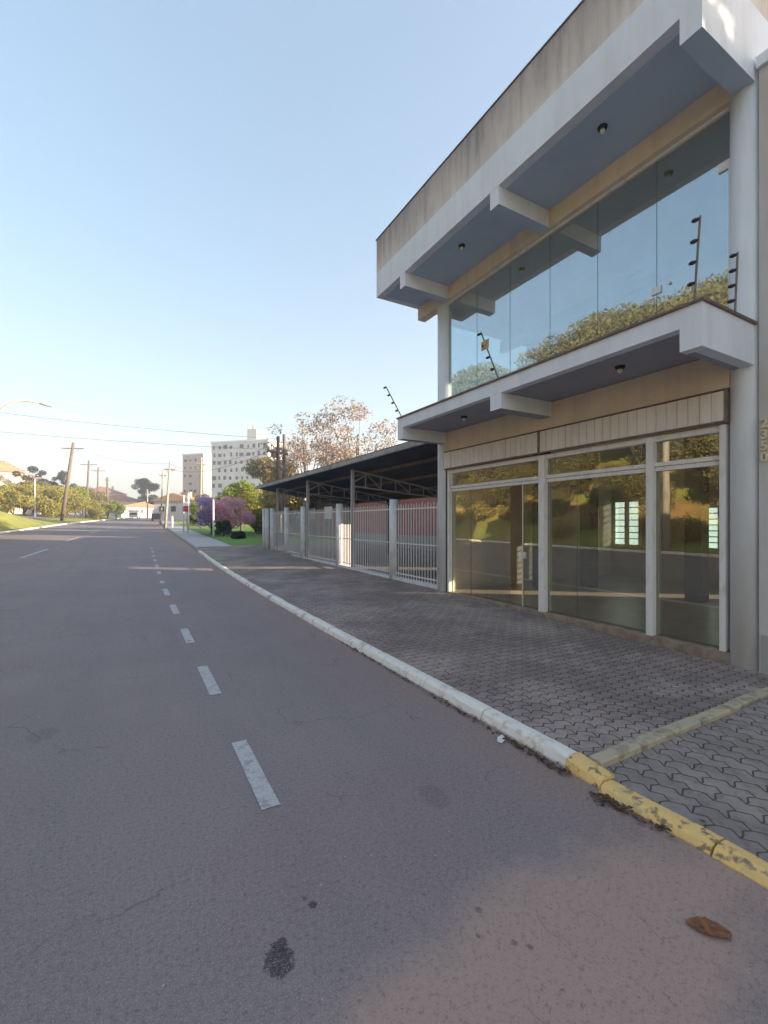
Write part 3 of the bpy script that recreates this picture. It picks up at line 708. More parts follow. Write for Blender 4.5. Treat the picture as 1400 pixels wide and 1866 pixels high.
# shuttered gate between fence pillars
# warehouse of red painted brick behind the carport
wh = WT('red_warehouse', 'low red-painted brick warehouse with grey base behind the carport', 'building', (16, 15, .15))
WY0, WY1, WX = 8.25, 27.0, 12.95
mb = MB(); mb.box(WX, 17.5, WY0, WY1, .95, 4.3); wh.part(mb, 'wall', MA['red'])
mb = MB(); mb.box(WX - .03, 17.53, WY0 - .0, WY1 + .03, 0, .95); wh.part(mb, 'base_wall', MA['concrete'])
mb = MB(); mb.prism_y([(WX - .3, 4.3), (17.7, 4.3), (17.7, 4.42), (15.1, 5.1), (WX - .3, 4.42)], WY0, WY1 + .2); wh.part(mb, 'roof', MA['roof_tile'])
mb = MB(); mb.box(WX - .05, WX - .001, 15.2, 16.3, .1, 2.2); wh.part(mb, 'door', simple('blue_door', (.28, .36, .42), .6))
sh = WT('storage_shed', 'dark brown open shed with white boards at the far end of the carport', 'shed', (14, 34, .3))
mb = MB(); mb.box(12.6, 16.6, 27.2, 42.0, .1, 3.4); sh.part(mb, 'wall', simple('brown_boards', (.14, .095, .075), .9, (.09, .06, .05), 5))
mb = MB(); mb.box(12.3, 16.8, 27.15, 42.2, 3.4, 3.5); sh.part(mb, 'roof', MA['rust'])
for yy in (30, 33.5, 37): 
    mb = MB(); mb.box(12.54, 12.598, yy, yy + 1.4, 1.9, 2.8); sh.part(mb, 'white_board', MA['frame'])
# unseen tall block added behind the shop to shade the street
blk = WT('added_shade_block', 'unseen plain block added behind the shop and the warehouse to shade the street', 'building', (22, 8.5, 0))
mb = MB(); mb.box(18, 27, 4.5, 13.4, -.1, 10.0); blk.part(mb, 'wall', MA['int_wall'])
mb = MB(); mb.box(17.9, 27.2, 4.45, 13.6, 10.0, 10.25); blk.part(mb, 'roof', MA['fascia'])
k = 0
for zz in (1.2, 4.2, 7.2):
    for yy in (5.0, 6.9, 9.0, 11.2):
        mb = MB(); mb.box(17.96, 18.0 - .001, yy, yy + 1.2, zz, zz + 1.2); f = blk.part(mb, 'window', MA['window_dark'])

# ---------------------------------------------------------------- trees
def leaf_mesh(name, mat, clumps, n, size, seed, flat=1., quad_up=0.):
    """clumps: list of (x,y,z,rx,ry,rz); n leaves in all, spread by clump surface"""
    rs = np.random.RandomState(seed); c = np.array(clumps, float)
    wgt = (c[:, 3] * c[:, 4] * c[:, 5]) ** (2 / 3); idx = rs.choice(len(c), n, p=wgt / wgt.sum())
    d = rs.normal(size=(n, 3)); d /= np.linalg.norm(d, axis=1)[:, None]
    r = rs.uniform(.25, 1.08, n) ** .55
    p = c[idx, :3] + d * r[:, None] * c[idx, 3:6]
    a = rs.normal(size=(n, 3)); a[:, 2] *= flat; a /= np.linalg.norm(a, axis=1)[:, None]
    b = np.cross(a, rs.normal(size=(n, 3))); b /= np.linalg.norm(b, axis=1)[:, None]
    s = (size * rs.uniform(.6, 1.4, n))[:, None]
    v = np.empty((n, 4, 3)); v[:, 0] = p - a * s * .6; v[:, 1] = p + b * s * .38; v[:, 2] = p + a * s * .6; v[:, 3] = p - b * s * .38
    me = bpy.data.meshes.new(name); me.vertices.add(n * 4); me.vertices.foreach_set('co', v.ravel())
    me.loops.add(n * 4); me.loops.foreach_set('vertex_index', np.arange(n * 4)); me.polygons.add(n)
    me.polygons.foreach_set('loop_start', np.arange(n) * 4); me.polygons.foreach_set('loop_total', np.full(n, 4))
    me.update(calc_edges=True); me.materials.append(mat); return me
def blob_clumps(rs, n, R, H, z0, cr, kind='round'):
    out = []
    for i in range(n):
        while True:
            q = np.array([rs.uniform(-1, 1), rs.uniform(-1, 1), rs.uniform(-1, 1)])
            if np.linalg.norm(q) < 1: break
        if kind == 'round': q = q / (np.linalg.norm(q) + 1e-6) * rs.uniform(.45, .95)
        if kind == 'umbrella': q[2] = abs(q[2]) * .4 + .5 * (1 - .7 * (q[0] ** 2 + q[1] ** 2)); 
        k = rs.uniform(.65, 1.25) * cr
        out.append((q[0] * (R - cr * .6), q[1] * (R - cr * .6), z0 + H / 2 + q[2] * (H / 2 - cr * .4), k, k, k * .78))
    return out
PROTO = {}
def tree_proto(key, leaf, R, H, z0, nc, cr, n, size, kind='round', seed=1, bark='bark', tr=.12, limbs=True, lean=0.):
    """meshes for a tree whose crown spans z0..z0+H with radius R"""
    rs = np.random.RandomState(seed); cl = blob_clumps(rs, nc, R, H, z0, cr, kind)
    cm = leaf_mesh('crown', LF[leaf], cl, n, size, seed)
    t = MB(); top = z0 + H * .55
    pts = [(0, 0, -.3), (.04 * R, -.02 * R, z0 * .5), (lean * .5 - .03 * R, .03 * R, z0), (lean, 0, top)]
    t.tube(pts, [tr * 1.25, tr, tr * .8, tr * .3], 8)
    if limbs:
        for i, c in enumerate(cl):
            if i % 2 and nc > 8: continue
            s = rs.uniform(.55, .95); b = (0, 0, max(z0 * s, .1))
            m = (c[0] * .45, c[1] * .45, (b[2] * .55 + c[2] * .45))
            t.tube([b, m, c[:3]], [tr * .45, tr * .28, tr * .08], 5, cap=False)
    PROTO[key] = (cm, t.mesh('trunk', MA[bark], True))
NT = 0
def tree(name, key, label, cat, x, y, s=1., sz=None, rz=None, group=None, z=None):
    global NT; NT += 1
    cm, tm = PROTO[key]
    r = thing(name, label, cat, (x, y, TER(x, y) if z is None else z), NT * 1.7 if rz is None else rz, group)
    r.scale = (s, s, sz or s)
    link('trunk', tm, r); link('crown', cm, r); return r
def link(name, me, parent=None):
    o = bpy.data.objects.new(name, me); COL.objects.link(o)
    if parent is not None: o.parent = parent
    return o
tree_proto('yellow', 'yellow', 3.6, 5.2, -.1, 20, 1.2, 9000, .20, seed=3)
tree_proto('yellow2', 'yellow', 3.3, 6.2, -.1, 20, 1.15, 9000, .20, seed=13)
tree_proto('green', 'green', 3.3, 5.9, .2, 15, 1.15, 9000, .20, seed=5)
tree_proto('olive', 'olive', 3.3, 6.1, .2, 14, 1.1, 8000, .20, seed=6)
tree_proto('bright', 'bright', 2.6, 4.8, .8, 14, 1.0, 9000, .18, seed=8)
tree_proto('gold', 'gold', 2.6, 4.2, 1.0, 14, .95, 7000, .18, seed=9)
tree_proto('purple', 'purple', 1.7, 2.7, .5, 16, .6, 9000, .10, seed=11, tr=.08)
tree_proto('pink', 'pink', 2.0, 2.8, .5, 18, .62, 10000, .10, seed=12, tr=.08)
tree_proto('dry', 'dry', 3.4, 6.0, 4.2, 30, .8, 3600, .14, kind='fill', seed=21, bark='bark_pale', tr=.15)
tree_proto('dry2', 'dry', 2.8, 5.0, 4.0, 24, .75, 2800, .14, kind='fill', seed=22, bark='bark_pale', tr=.13)
tree_proto('umbrella', 'pine', 3.4, 5.0, 6.0, 18, 1.1, 6500, .24, kind='fill', seed=31, tr=.2)
tree_proto('dark', 'dark', 2.8, 5.2, .8, 14, 1.1, 7000, .22, seed=33)
tree_proto('wispy', 'pine', 3.8, 4.6, 5.5, 9, .85, 2600, .22, kind='fill', seed=41, tr=.16)
tree_proto('hill_a', 'hill1', 4.0, 9.0, .2, 26, 1.5, 24000, .17, seed=51)
tree_proto('hill_b', 'hill1', 3.8, 8.0, .1, 24, 1.4, 22000, .17, seed=52)
tree_proto('shrub', 'gold', 1.7, 2.2, .0, 12, .7, 4500, .13, seed=61, tr=.04)

# left verge: hedge trees beyond the side road
def at(px, Y):                    # x on the ray through column px of a 1400-wide view, at street distance Y
    u = (px - 700) / 815; return Y * (.4907 + u * .8713) / (.8713 - u * .4907)
HG = 'hedge trees left of the street'
L = [('yellow', 8, 92, 1.0, 'yellow-green tree in front of the house at the far left edge'),
     ('green', 24, 100, .95, 'green hedge tree beside the house at the far left'),
     ('dark', 14, 110, 1.0, 'dark hedge tree behind the short white lamp post'),
     ('yellow2', 44, 104, 1.05, 'yellow-green tree with a ragged top left of the white lamp post'),
     ('olive', 62, 108, 1.15, 'olive tree just behind the white lamp post'),
     ('yellow', 80, 100, 1.2, 'broad yellow-green tree between the white lamp post and the leaning pole'),
     ('yellow2', 96, 104, 1.1, 'yellow tree immediately left of the leaning utility pole'),
     ('yellow', 122, 104, 1.15, 'rounded yellow-green tree immediately right of the leaning utility pole'),
     ('bright', 138, 108, 1.15, 'bright yellow-green tree before the second utility pole'),
     ('olive', 150, 122, 1.2, 'olive-brown tree behind the second utility pole'),
     ('olive', 168, 128, 1.1, 'brownish tree left of the third utility pole'),
     ('yellow', 184, 122, .85, 'low yellow-green tree right of the third utility pole'),
     ('gold', 197, 128, .95, 'golden brown tree near the bend of the street'),
     ('bright', 212, 122, .8, 'bright low tree at the bend of the left kerb'),
     ('yellow', 176, 108, .55, 'small yellow bush at the kerb below the third pole')]
for key, px, Y, s, lab in L:
    tree('hedge_tree', key, lab, 'tree', at(px, Y), Y, s, group=HG)
for px, Y, s, lab in [(60, 118, 1.0, 'wispy tall tree with separate dark clumps above the hedge'), (100, 122, 1.0, 'wispy tall tree right behind the leaning utility pole'), (138, 132, .8, 'low wispy tree right of the leaning utility pole')]:
    tree('tall_tree', 'wispy', lab, 'tree', at(px, Y), Y, s, group='wispy tall trees behind the hedge')
tree('umbrella_pine', 'umbrella', 'dark umbrella-shaped pine on the skyline where the street bends', 'tree', at(264, 185), 185, 1.42)
tree('dark_tree', 'dark', 'dark dense tree under the umbrella pine', 'tree', at(268, 176), 176, 1.5)
tree('street_tree', 'dark', 'dark green tree behind the tall right-hand utility pole', 'tree', at(322, 118), 118, 1.0)
tree('street_tree', 'green', 'green tree between the utility pole and the red sign', 'tree', at(336, 112), 112, 1.05)
tree('street_tree', 'olive', 'olive round tree above the red and white signs', 'tree', at(344, 125), 125, 1.2)
tree('street_tree', 'bright', 'bright green tree left of the purple blossom', 'tree', at(362, 62), 62, .62)
tree('blossom_tree', 'purple', 'rounded purple-flowering tree on the lawn', 'tree', at(386, 41), 41, 1.12)
tree('blossom_tree', 'pink', 'rounded pink-flowering tree on the lawn', 'tree', at(421, 40), 40, 1.1)
tree('garden_tree', 'bright', 'bright green tree behind the pink blossom', 'tree', at(440, 48), 48, .95)
tree('garden_tree', 'yellow', 'yellow-green tree between the blossom and the fence', 'tree', at(466, 43), 43, .8)
tree('garden_tree', 'gold', 'golden tree over the end of the fence', 'tree', at(486, 48), 48, .95)
tree('garden_tree', 'olive', 'olive tree in front of the large white apartment block', 'tree', at(494, 60), 60, 1.6)
tree('garden_tree', 'green', 'green tree at the foot of the beige towers', 'tree', at(388, 90), 90, 1.0)
tree('garden_tree', 'olive', 'olive tree at the foot of the white apartment block', 'tree', at(425, 95), 95, 1.05)
tree('bare_tree', 'dry', 'large sparse pinkish-brown tree rising over the carport roof', 'tree', at(652, 31), 31, 1.05)
tree('bare_tree', 'dry', 'sparse brown tree over the carport just right of the twin poles', 'tree', at(556, 33), 33, .98, rz=2.1)
tree('bare_tree', 'dry2', 'small sparse tree over the carport between two larger ones', 'tree', at(604, 36), 36, .98)
tree('bare_tree', 'gold', 'low golden tree behind the twin poles', 'tree', at(532, 36), 36, 1.35)
tree('bare_tree', 'dry2', 'sparse brown tree top showing beside the balcony end', 'tree', at(705, 33), 33, .85)
tree('added_shade_tree', 'green', 'unseen tall narrow tree added behind the neighbouring building to dapple the sun', 'tree', 16.5, -6.5, .72, 2.1, z=-.1)  # added out of view to break up sun on the parapet side
# clipped bushes on the lawn
def bush(px, Y, r, h, label):
    rs = np.random.RandomState(int(px)); cl = []
    for k in range(26):
        a = rs.uniform(0, 6.28); zz = rs.uniform(.2, .85) * h; q = r * (.55 if zz < h * .7 else .4)
        cl.append((q * math.cos(a), q * math.sin(a), zz, r * .42, r * .42, h * .2))
    me = leaf_mesh('foliage', LF['dark'], cl, 6000, .07, int(px)); x = at(px, Y)
    o = thing('clipped_bush', label, 'bush', (x, Y, TER(x, Y)), group='clipped bushes on the lawn')
    link('foliage', me, o); t = MB(); t.tube([(0, 0, -.1), (0, 0, h * .6)], .06, 6); link('stem', t.mesh('stem', MA['bark']), o)
bush(407, 38, .75, 1.35, 'dark green cylindrical clipped bush in front of the pink tree')
bush(435, 34, .55, .62, 'small low rounded bush on the lawn before the pink tree')
bush(352, 66, 1.0, 1.5, 'dark clipped bush beside the posts at the lawn edge')
# hillside wood opposite the shop, seen in its glass
rs = np.random.RandomState(5)
k = 0
for row, (d, s0, step) in enumerate(((3.0, .62, 4.5), (6.5, 1.0, 5.5), (12, 1.35, 7), (20, 1.5, 8), (30, 1.6, 10))):
    yy = -6 + row if d < 10 else 17 + row
    while yy < 60:
        x = KL(yy) - d - rs.uniform(-1, 1); y = yy + rs.uniform(-1.2, 1.2); k += 1
        tree('hillside_tree', ('hill_a', 'hill_b')[(k * 3 // 2) % 2], 'leafy tree on the bank across the street, mirrored in the shop glass', 'tree', x, y, s0 * rs.uniform(.85, 1.15), group='trees on the bank across the street')
        yy += step
for yy in range(0, 50, 2):
    x = KL(yy) - 1.6 - rs.uniform(0, 1.6)
    tree('bank_shrub', 'shrub', 'yellowish shrub at the foot of the bank, mirrored in the shop glass', 'shrub', x, yy + rs.uniform(-1, 1), rs.uniform(.5, 1.1), group='shrubs at the foot of the bank')

# ---------------------------------------------------------------- poles and wires
def upole(label, x, y, h, kind='wood', lean=(0, 0), arm=1.8, rz=0., name='utility_pole', z=None, arms=1, r=.15, group='utility poles along the street'):
    z0 = TER(x, y) if z is None else z
    o = thing(name, label, 'utility pole', (x, y, z0), rz, group)
    top = Vector((lean[0], lean[1], h))
    m = MB(); m.tube([(0, 0, -.3), top * .5, top], [r * 1.2, r, r * .75], 10); link('pole', m.mesh('pole', MA['wood' if kind == 'wood' else 'cpole'], True), o)
    for a in range(arms):
        q = top * ((h - .9 - a * .9) / h)
        m = MB(); m.box(q.x - arm / 2, q.x + arm / 2, q.y - .05, q.y + .05, q.z - .06, q.z + .06); c = link('crossarm', m.mesh('crossarm', MA['wood']), o)
        for t in (-.46, -.2, .2, .46):
            m = MB(); m.tube([(q.x + t * arm, q.y, q.z + .061), (q.x + t * arm, q.y, q.z + .14), (q.x + t * arm, q.y, q.z + .24)], [.03, .05, .035], 8); link('insulator', m.mesh('insulator', MA['cpole']), c)
        m = MB(); m.tube([(q.x - arm * .3, q.y + .07, q.z - .05), (q.x, q.y + .12, q.z - .6)], .02, 5); m.tube([(q.x + arm * .3, q.y + .07, q.z - .05), (q.x, q.y + .12, q.z - .6)], .02, 5); link('brace', m.mesh('brace', MA['rust']), o)
    return Vector((x, y, z0)) + top
A1 = upole('brown wooden leaning utility pole with one crossarm on the left verge', at(113, 85), 85, 12.2, lean=(1.5, .3), arm=3.3, rz=-.4, r=.25)
A2 = upole('second wooden utility pole along the left verge, with a crossarm', at(157, 118), 118, 12.6, lean=(.6, 0), arm=3.6, rz=-.4, r=.22)
A3 = upole('third utility pole on the left, its crossarm level with the second', at(177, 140), 140, 13, lean=(.3, 0), arm=3.6, rz=-.4, r=.22)
A4 = upole('short dark pole rising behind the brown trees at left', at(196, 165), 165, 12.2, arm=1.5, rz=-.4, r=.35)
B1 = upole('tall pale concrete pole at the right kerb, slightly leaning', at(301, 58), 58, 7.9, 'conc', lean=(.55, 0), arm=1.2, r=.13)
B2 = upole('slender concrete pole just left of the tall one at the right kerb', at(293, 74), 74, 8.2, 'conc', lean=(.35, 0), arm=.9, r=.12)
B3 = upole('concrete pole standing before the beige towers', at(365, 60), 60, 8.8, 'conc', lean=(.15, 0), arm=1.0, r=.15)
B4 = upole('short pale pole below the umbrella pine', at(269, 120), 120, 7.2, 'conc', arm=.8, r=.16)
T1 = upole('nearer of the twin dark poles with equipment behind the carport end', at(507, 24.6), 24.6, 6.25, 'wood', arm=1.5, arms=2, r=.12, rz=.5)
T2 = upole('farther of the twin dark poles behind the carport end', at(518, 26.5), 26.5, 6.7, 'wood', arm=.9, r=.12, rz=.5)
# gear on the twin pole
g = WT('pole_transformer', 'small grey transformer and fuse gear hung on the nearer twin pole', 'transformer', (T1.x, T1.y, T1.z - .7))
m = MB(); m.tube([(T1.x - .28, T1.y, T1.z - 1.15), (T1.x - .28, T1.y, T1.z - .75)], .13, 12); g.part(m, 'tank', MA['steelpost'], True)
m = MB()
for k in range(3): m.tube([(T1.x - .36 + .12 * k, T1.y, T1.z - .75), (T1.x - .38 + .12 * k, T1.y - .02, T1.z - .55)], [.03, .02], 6)
g.part(m, 'bushing', MA['black'])
CP = upole('concrete pole with street lighting at the far kerb, mirrored in the right-hand pane', -12.1, 12.9, 9.5, 'conc', arm=2.0, arms=2, r=.16, group='utility poles along the street')
def wire(a, b, sag, label, r=.02, n=14):
    a, b = Vector(a), Vector(b); m = MB()
    pts = [a + (b - a) * (i / n) - Vector((0, 0, sag * 4 * (i / n) * (1 - i / n))) for i in range(n + 1)]
    m.tube(pts, r, 5)
    bs = Vector((0, 0, 0)); o = bpy.data.objects.new('overhead_wire', m.mesh('overhead_wire', MA['wire'])); COL.objects.link(o)
    tag(o, label, 'wire', 'overhead wires')
X0 = Vector((at(-60, 30), 30, 11.0))
wire(T1 + Vector((0, 0, -.15)), (-30, 27, 9.2), .9, 'upper long wire crossing the street from the twin poles', .009)
wire(T1 + Vector((0, 0, -.75)), (-30, 27, 7.6), .8, 'lower long wire crossing the street from the twin poles', .009)
wire(A1 + Vector((.8, 0, -.8)), (B1.x, B1.y, B1.z - .2), .7, 'wire with small insulators from the leaning pole to the right kerb pole', .016)
wire(A1 + Vector((0, 0, -.3)), A2 + Vector((0, 0, -.8)), .5, 'wire between the first two left-hand poles', .02)
wire(A2 + Vector((.4, 0, -.9)), A3 + Vector((0, 0, -.9)), .4, 'wire between the second and third left-hand poles', .02)
wire(A1 + Vector((-1, 0, -.9)), (-16, 30, 9.5), .8, 'wire running from the leaning pole out of view to the left', .014)
wire(B1 + Vector((0, 0, -.3)), B3 + Vector((0, 0, -1.2)), .3, 'wire from the right kerb pole to the pole by the towers', .02)
wire(B1 + Vector((0, 0, -.8)), T1 + Vector((0, 0, -.6)), .8, 'wire from the right kerb pole to the twin poles', .014)
wire(B3 + Vector((0, 0, -.3)), T1 + Vector((0, 0, -.3)), .6, 'wire from the tower-side pole to the twin poles', .012)

# street lamp with a long arm at the left edge
lp = WT('street_lamp', 'street lamp with a long curved arm reaching in from the left edge', 'street lamp', (-10.4, 33, .5))
m = MB(); m.tube([(-10.4, 33, .2), (-10.4, 33, 5.2)], [.10, .08], 12); lp.part(m, 'pole', MA['steelpost'], True)
m = MB(); m.tube([(-10.4, 33, 4.6), (-8.6, 33.0, 6.2), (-6.9, 33.1, 7.75), (-6.2, 33.15, 8.45), (-5.8, 33.2, 8.70), (-5.3, 33.2, 8.78), (-4.7, 33.2, 8.72)], [.09, .08, .075, .07, .065, .06, .055], 10); lp.part(m, 'arm', MA['steelpost'], True)
m = MB(); m.tube([(-4.9, 33.2, 8.73), (-4.6, 33.2, 8.70), (-4.25, 33.2, 8.64), (-4.1, 33.2, 8.61)], [.03, .09, .10, .03], 10); lp.part(m, 'lamp_head', MA['steelpost'], True)
# short white lamp post by the hedge
x = at(64, 88); o = thing('white_post', 'slim white lamp post standing before the yellow-green hedge', 'lamp post', (x, 88, TER(x, 88)))
m = MB(); m.tube([(0, 0, -.1), (0, 0, .9)], .14, 10); link('base', m.mesh('base', MA['pillar'], True), o)
m = MB(); m.tube([(0, 0, .9), (0, 0, 6.3)], [.09, .06], 10); link('pole', m.mesh('pole', MA['pillar'], True), o)
m = MB(); m.tube([(0, 0, 6.25), (.0, 0, 6.4), (.7, 0, 6.45)], [.05, .05, .08], 8); link('lamp_head', m.mesh('lamp_head', MA['pillar'], True), o)
# posts, small sign by the lawn
for px, Y, h, lab in ((389, 37, 3.0, 'slim white post in front of the purple blossom'), (335, 48, 3.6, 'slim white post left of the red sign post'), (343, 46, 3.7, 'thicker white post carrying a red sign'), (366, 47, 1.1, 'short pale post at the lawn edge'), (314, 60, 1.4, 'low white post in the verge right of the tall pole')):
    x = at(px, Y); o = thing('lawn_post', lab, 'post', (x, Y, TER(x, Y)), group='pale posts along the lawn')
    m = MB(); m.tube([(0, 0, -.1), (0, 0, h)], .07 if 'slim' in lab else .11, 8); link('shaft', m.mesh('shaft', MA['pillar'], True), o)
    m = MB(); m.tube([(0, 0, h), (0, 0, h + .05)], [.09, .03], 8); link('cap', m.mesh('cap', MA['cpole']), o)
x = at(341, 45.6); o = thing('red_sign', 'small red and white sign board on the post by the lawn', 'sign', (x, 45.6, TER(x, 45.6) + 2.0))
m = MB(); m.box(-.32, .12, -.02, .02, 0, .55); link('board', m.mesh('board', simple('red_sign_face', (.5, .06, .09), .5)), o)
m = MB(); m.box(-.30, .10, -.03, -.021, .56, .95); link('white_panel', m.mesh('white_panel', MA['frame']), o)

# ---------------------------------------------------------------- far buildings
def tower(name, label, cx, cy, rz, wx, wy, h, mwall, rows, cols, win=(.9, 1.1), group=None, z=0, shade2=None, mat2=None):
    o = thing(name, label, 'building', (cx, cy, z), rz, group)
    m = MB(); m.box(-wx / 2, wx / 2, -wy / 2, wy / 2, -3, h); link('wall', m.mesh('wall', mwall), o)
    m = MB(); m.box(-wx / 2 - .2, wx / 2 + .2, -wy / 2 - .2, wy / 2 + .2, h, h + .5); link('parapet', m.mesh('parapet', MA['fascia']), o)
    wmesh = MB().box(-win[0] / 2, win[0] / 2, -.08, -.002, 0, win[1]).mesh('window', MA['window_dark'])
    fl = h / (rows + .3); rs = np.random.RandomState(int(wx * 7)); n = 0
    for r in range(rows):
        for c in range(cols):
            if rs.rand() < .12: continue
            n += 1
            if n > 98: return o
            wo = link('window', wmesh, o); wo.location = (-wx / 2 + (c + .5) * wx / cols + rs.uniform(-.25, .25), -wy / 2, r * fl + fl * .45)
            wo.scale = (rs.choice([.7, 1, 1.5]), 1, rs.choice([.8, 1]))
    return o
Wm = simple('grey_white_block', (.66, .64, .66), .85, (.58, .56, .58), .3, .4, .6)
bx, by = at(460, 150), 150
b = tower('apartment_block', 'large grey-white apartment block with a stair tower on its roof', bx, by + 4, R_(-45), 21, 12, 26.0, Wm, 10, 10, (.9, 1.3), z=2)
m = MB(); m.box(1, 4.6, -3, 3, 26.7, 30.6); rt = link('roof_tower', m.mesh('roof_tower', simple('tower_white', (.62, .58, .52), .85)), b)
m = MB(); m.tube([(1.6, 0, 30.6), (1.6, 0, 32.6)], [.5, .3], 8); link('roof_tank', m.mesh('roof_tank', MA['cpole']), rt)
Pk = simple('pinkish_beige_block', (.62, .46, .38), .85, (.54, .40, .33), .3, .4, .6)
Cr = simple('cream_block', (.66, .54, .38), .85, (.58, .46, .33), .3, .4, .6)
tower('apartment_tower', 'pinkish beige apartment tower, left of the pair', at(368, 185), 187, R_(-47), 9.5, 9, 27.5, Pk, 9, 4, group='beige apartment towers')
tower('apartment_tower', 'cream sunlit apartment tower tucked against the white block', at(392, 190), 194, R_(20), 7.5, 9, 28.5, Cr, 9, 3, group='beige apartment towers')
# gabled houses on the left rise and at the bend
def house(label, x, y, rz, wx, wy, hw, hr, wall, z=None):
    o = thing('house', label, 'house', (x, y, (TER(x, y) if z is None else z)), rz, 'houses beyond the hedge')
    m = MB(); m.box(-wx / 2, wx / 2, -wy / 2, wy / 2, -2, hw); link('wall', m.mesh('wall', wall), o)
    m = MB(); e = .5; m.prism_y([(-wx / 2 - e, hw - .1), (wx / 2 + e, hw - .1), (wx / 2 + e, hw + .05), (0, hw + hr), (-wx / 2 - e, hw + .05)], -wy / 2 - e, wy / 2 + e); rf = link('roof', m.mesh('roof', MA['roof_tile']), o)
    m = MB(); m.box(wx * .2, wx * .2 + .6, -.3, .3, hw + hr * .3, hw + hr + .5); link('chimney', m.mesh('chimney', wall), rf)
    for k in (-.3, 0, .3):
        m = MB(); m.box(wx * k - .5, wx * k + .5, -wy / 2 - .06, -wy / 2 - .002, hw * .45, hw * .45 + 1.1); link('window', m.mesh('window', MA['window_dark']), o)
wh1 = simple('cream_house', (.6, .52, .42), .85); wh2 = simple('white_house', (.62, .6, .58), .85)
house('cream house with orange tiled roof at the far left edge', at(-4, 125), 125, .5, 6.5, 7, 9.0, 2.2, wh1)
house('white-walled house with low brown roof above the hedge', at(33, 130), 130, -.5, 6.5, 6, 8.2, 1.3, wh2)
house('orange-roofed house peeping over the trees by the bend', at(212, 190), 190, .3, 14, 9, 5.5, 2.2, wh1)
house('pale orange house low on the skyline left of the bend', at(192, 210), 210, -.3, 12, 9, 8.5, 2.4, wh1)
house('white low building closing the view where the street bends', at(248, 168), 168, .5, 13, 7, 3.6, 1.6, wh2)
house('grey-roofed house half hidden behind the poles at the right kerb', at(330, 105), 105, -.5, 8, 7, 4.0, 1.6, wh2)

# ---------------------------------------------------------------- vehicles at the bend
def vehicle(name, label, cat, x, y, rz, Lc, Wc, Hc, paint, van=False):
    o = thing(name, label, cat, (x, y, RD(y) + .0), rz)
    if van: prof = [(-Lc / 2, .35), (Lc / 2, .35), (Lc / 2, 1.0), (Lc / 2 - .5, 1.15), (Lc / 2 - 1.1, Hc), (-Lc / 2 + .1, Hc), (-Lc / 2, 1.2)]
    else: prof = [(-Lc / 2, .35), (Lc / 2, .35), (Lc / 2, .75), (Lc / 2 - 1.0, .92), (Lc / 2 - 1.7, Hc), (-Lc / 2 + .9, Hc), (-Lc / 2 + .15, .98), (-Lc / 2, .85)]
    m = MB(); m.prism_x([(p[0], p[1]) for p in prof], -Wc / 2, Wc / 2); bo = link('body', m.mesh('body', paint), o); bv = bo.modifiers.new('b', 'BEVEL'); bv.width = .07; bv.segments = 2
    m = MB(); m.box(-Wc / 2 + .15, Wc / 2 - .15, -Lc / 2 - .02, -Lc / 2 + .02, 1.0, 1.0 + .35 * Hc / 1.5); link('rear_window', m.mesh('rear_window', MA['window_dark']), o)
    m = MB(); m.box(-Wc / 2 - .01, Wc / 2 + .01, -Lc / 2 + 1.0, Lc / 2 - 1.6, Hc - .5, Hc - .12); link('side_window', m.mesh('side_window', MA['window_dark']), o)
    wm = MB(); wm.tube([(-.1, 0, 0), (.1, 0, 0)], .32, 16); wmm = wm.mesh('wheel', MA['black'])
    for sx in (-1, 1):
        for sy in (-1, 1):
            wl = link('wheel', wmm, o); wl.location = (sx * (Wc / 2 - .1), sy * Lc * .32, .32)
        m = MB(); m.box(sx * Wc * .38 - .12, sx * Wc * .38 + .12, -Lc / 2 - .03, -Lc / 2 + .01, .72, .88); link('tail_light', m.mesh('tail_light', simple('red_light', (.4, .03, .03), .4)), o)
car_p = simple('dark_red_paint', (.07, .035, .05), .35); wht_p = simple('white_paint', (.55, .56, .58), .4)
vehicle('parked_car', 'small dark car parked at the right kerb just before the poles', 'car', at(286, 98), 98, -.06, 4.2, 1.75, 1.5, car_p)
vehicle('white_van', 'white van standing where the street bends', 'van', at(246, 140), 140, -.15, 5.2, 2.0, 2.3, wht_p, True)

# ---------------------------------------------------------------- small things on the ground
def scrap(name, label, cat, x, y, z, rz, mesh, group=None):
    o = bpy.data.objects.new(name, mesh); COL.objects.link(o); o.location = (x, y, z); o.rotation_euler = (0, 0, rz); return tag(o, label, cat, group)
def curled_leaf(L, Wd, mat, seed=1, curl=.35):
    rs = random.Random(seed); m = MB(); n = 11; k = 7
    for i in range(n):
        t = i / (n - 1); wv = math.sin(math.pi * min(1, t * .93 + .05)) ** .7 * Wd / 2 * (1 + rs.uniform(-.14, .14))
        for j in range(k):
            s = j / (k - 1) * 2 - 1
            m.v.append((s * wv, (t - .5) * L, .004 + curl * L * .35 * (s * s) * math.sin(math.pi * t) * .6 + curl * L * .10 * (t - .5) ** 2 * 4 + rs.uniform(0, .002)))
    for i in range(n - 1):
        for j in range(k - 1):
            if (i, j) in ((3, 4), (6, 2)): continue
            a = i * k + j; m.f.append((a, a + 1, a + k + 1, a + k)); m.m.append(0)
    me = m.mesh('leaf', mat); return me
def leaf_obj(label, x, y, z, rz, me):
    o = scrap('fallen_leaf', label, 'leaf', x, y, z, rz, me); s = o.modifiers.new('s', 'SOLIDIFY'); s.thickness = .0015; return o
leaf_obj('large curled brown dead leaf lying on the asphalt at lower right', 1.97, .905, .004, R_(38), curled_leaf(.15, .075, MA['clay_leaf'], 3))
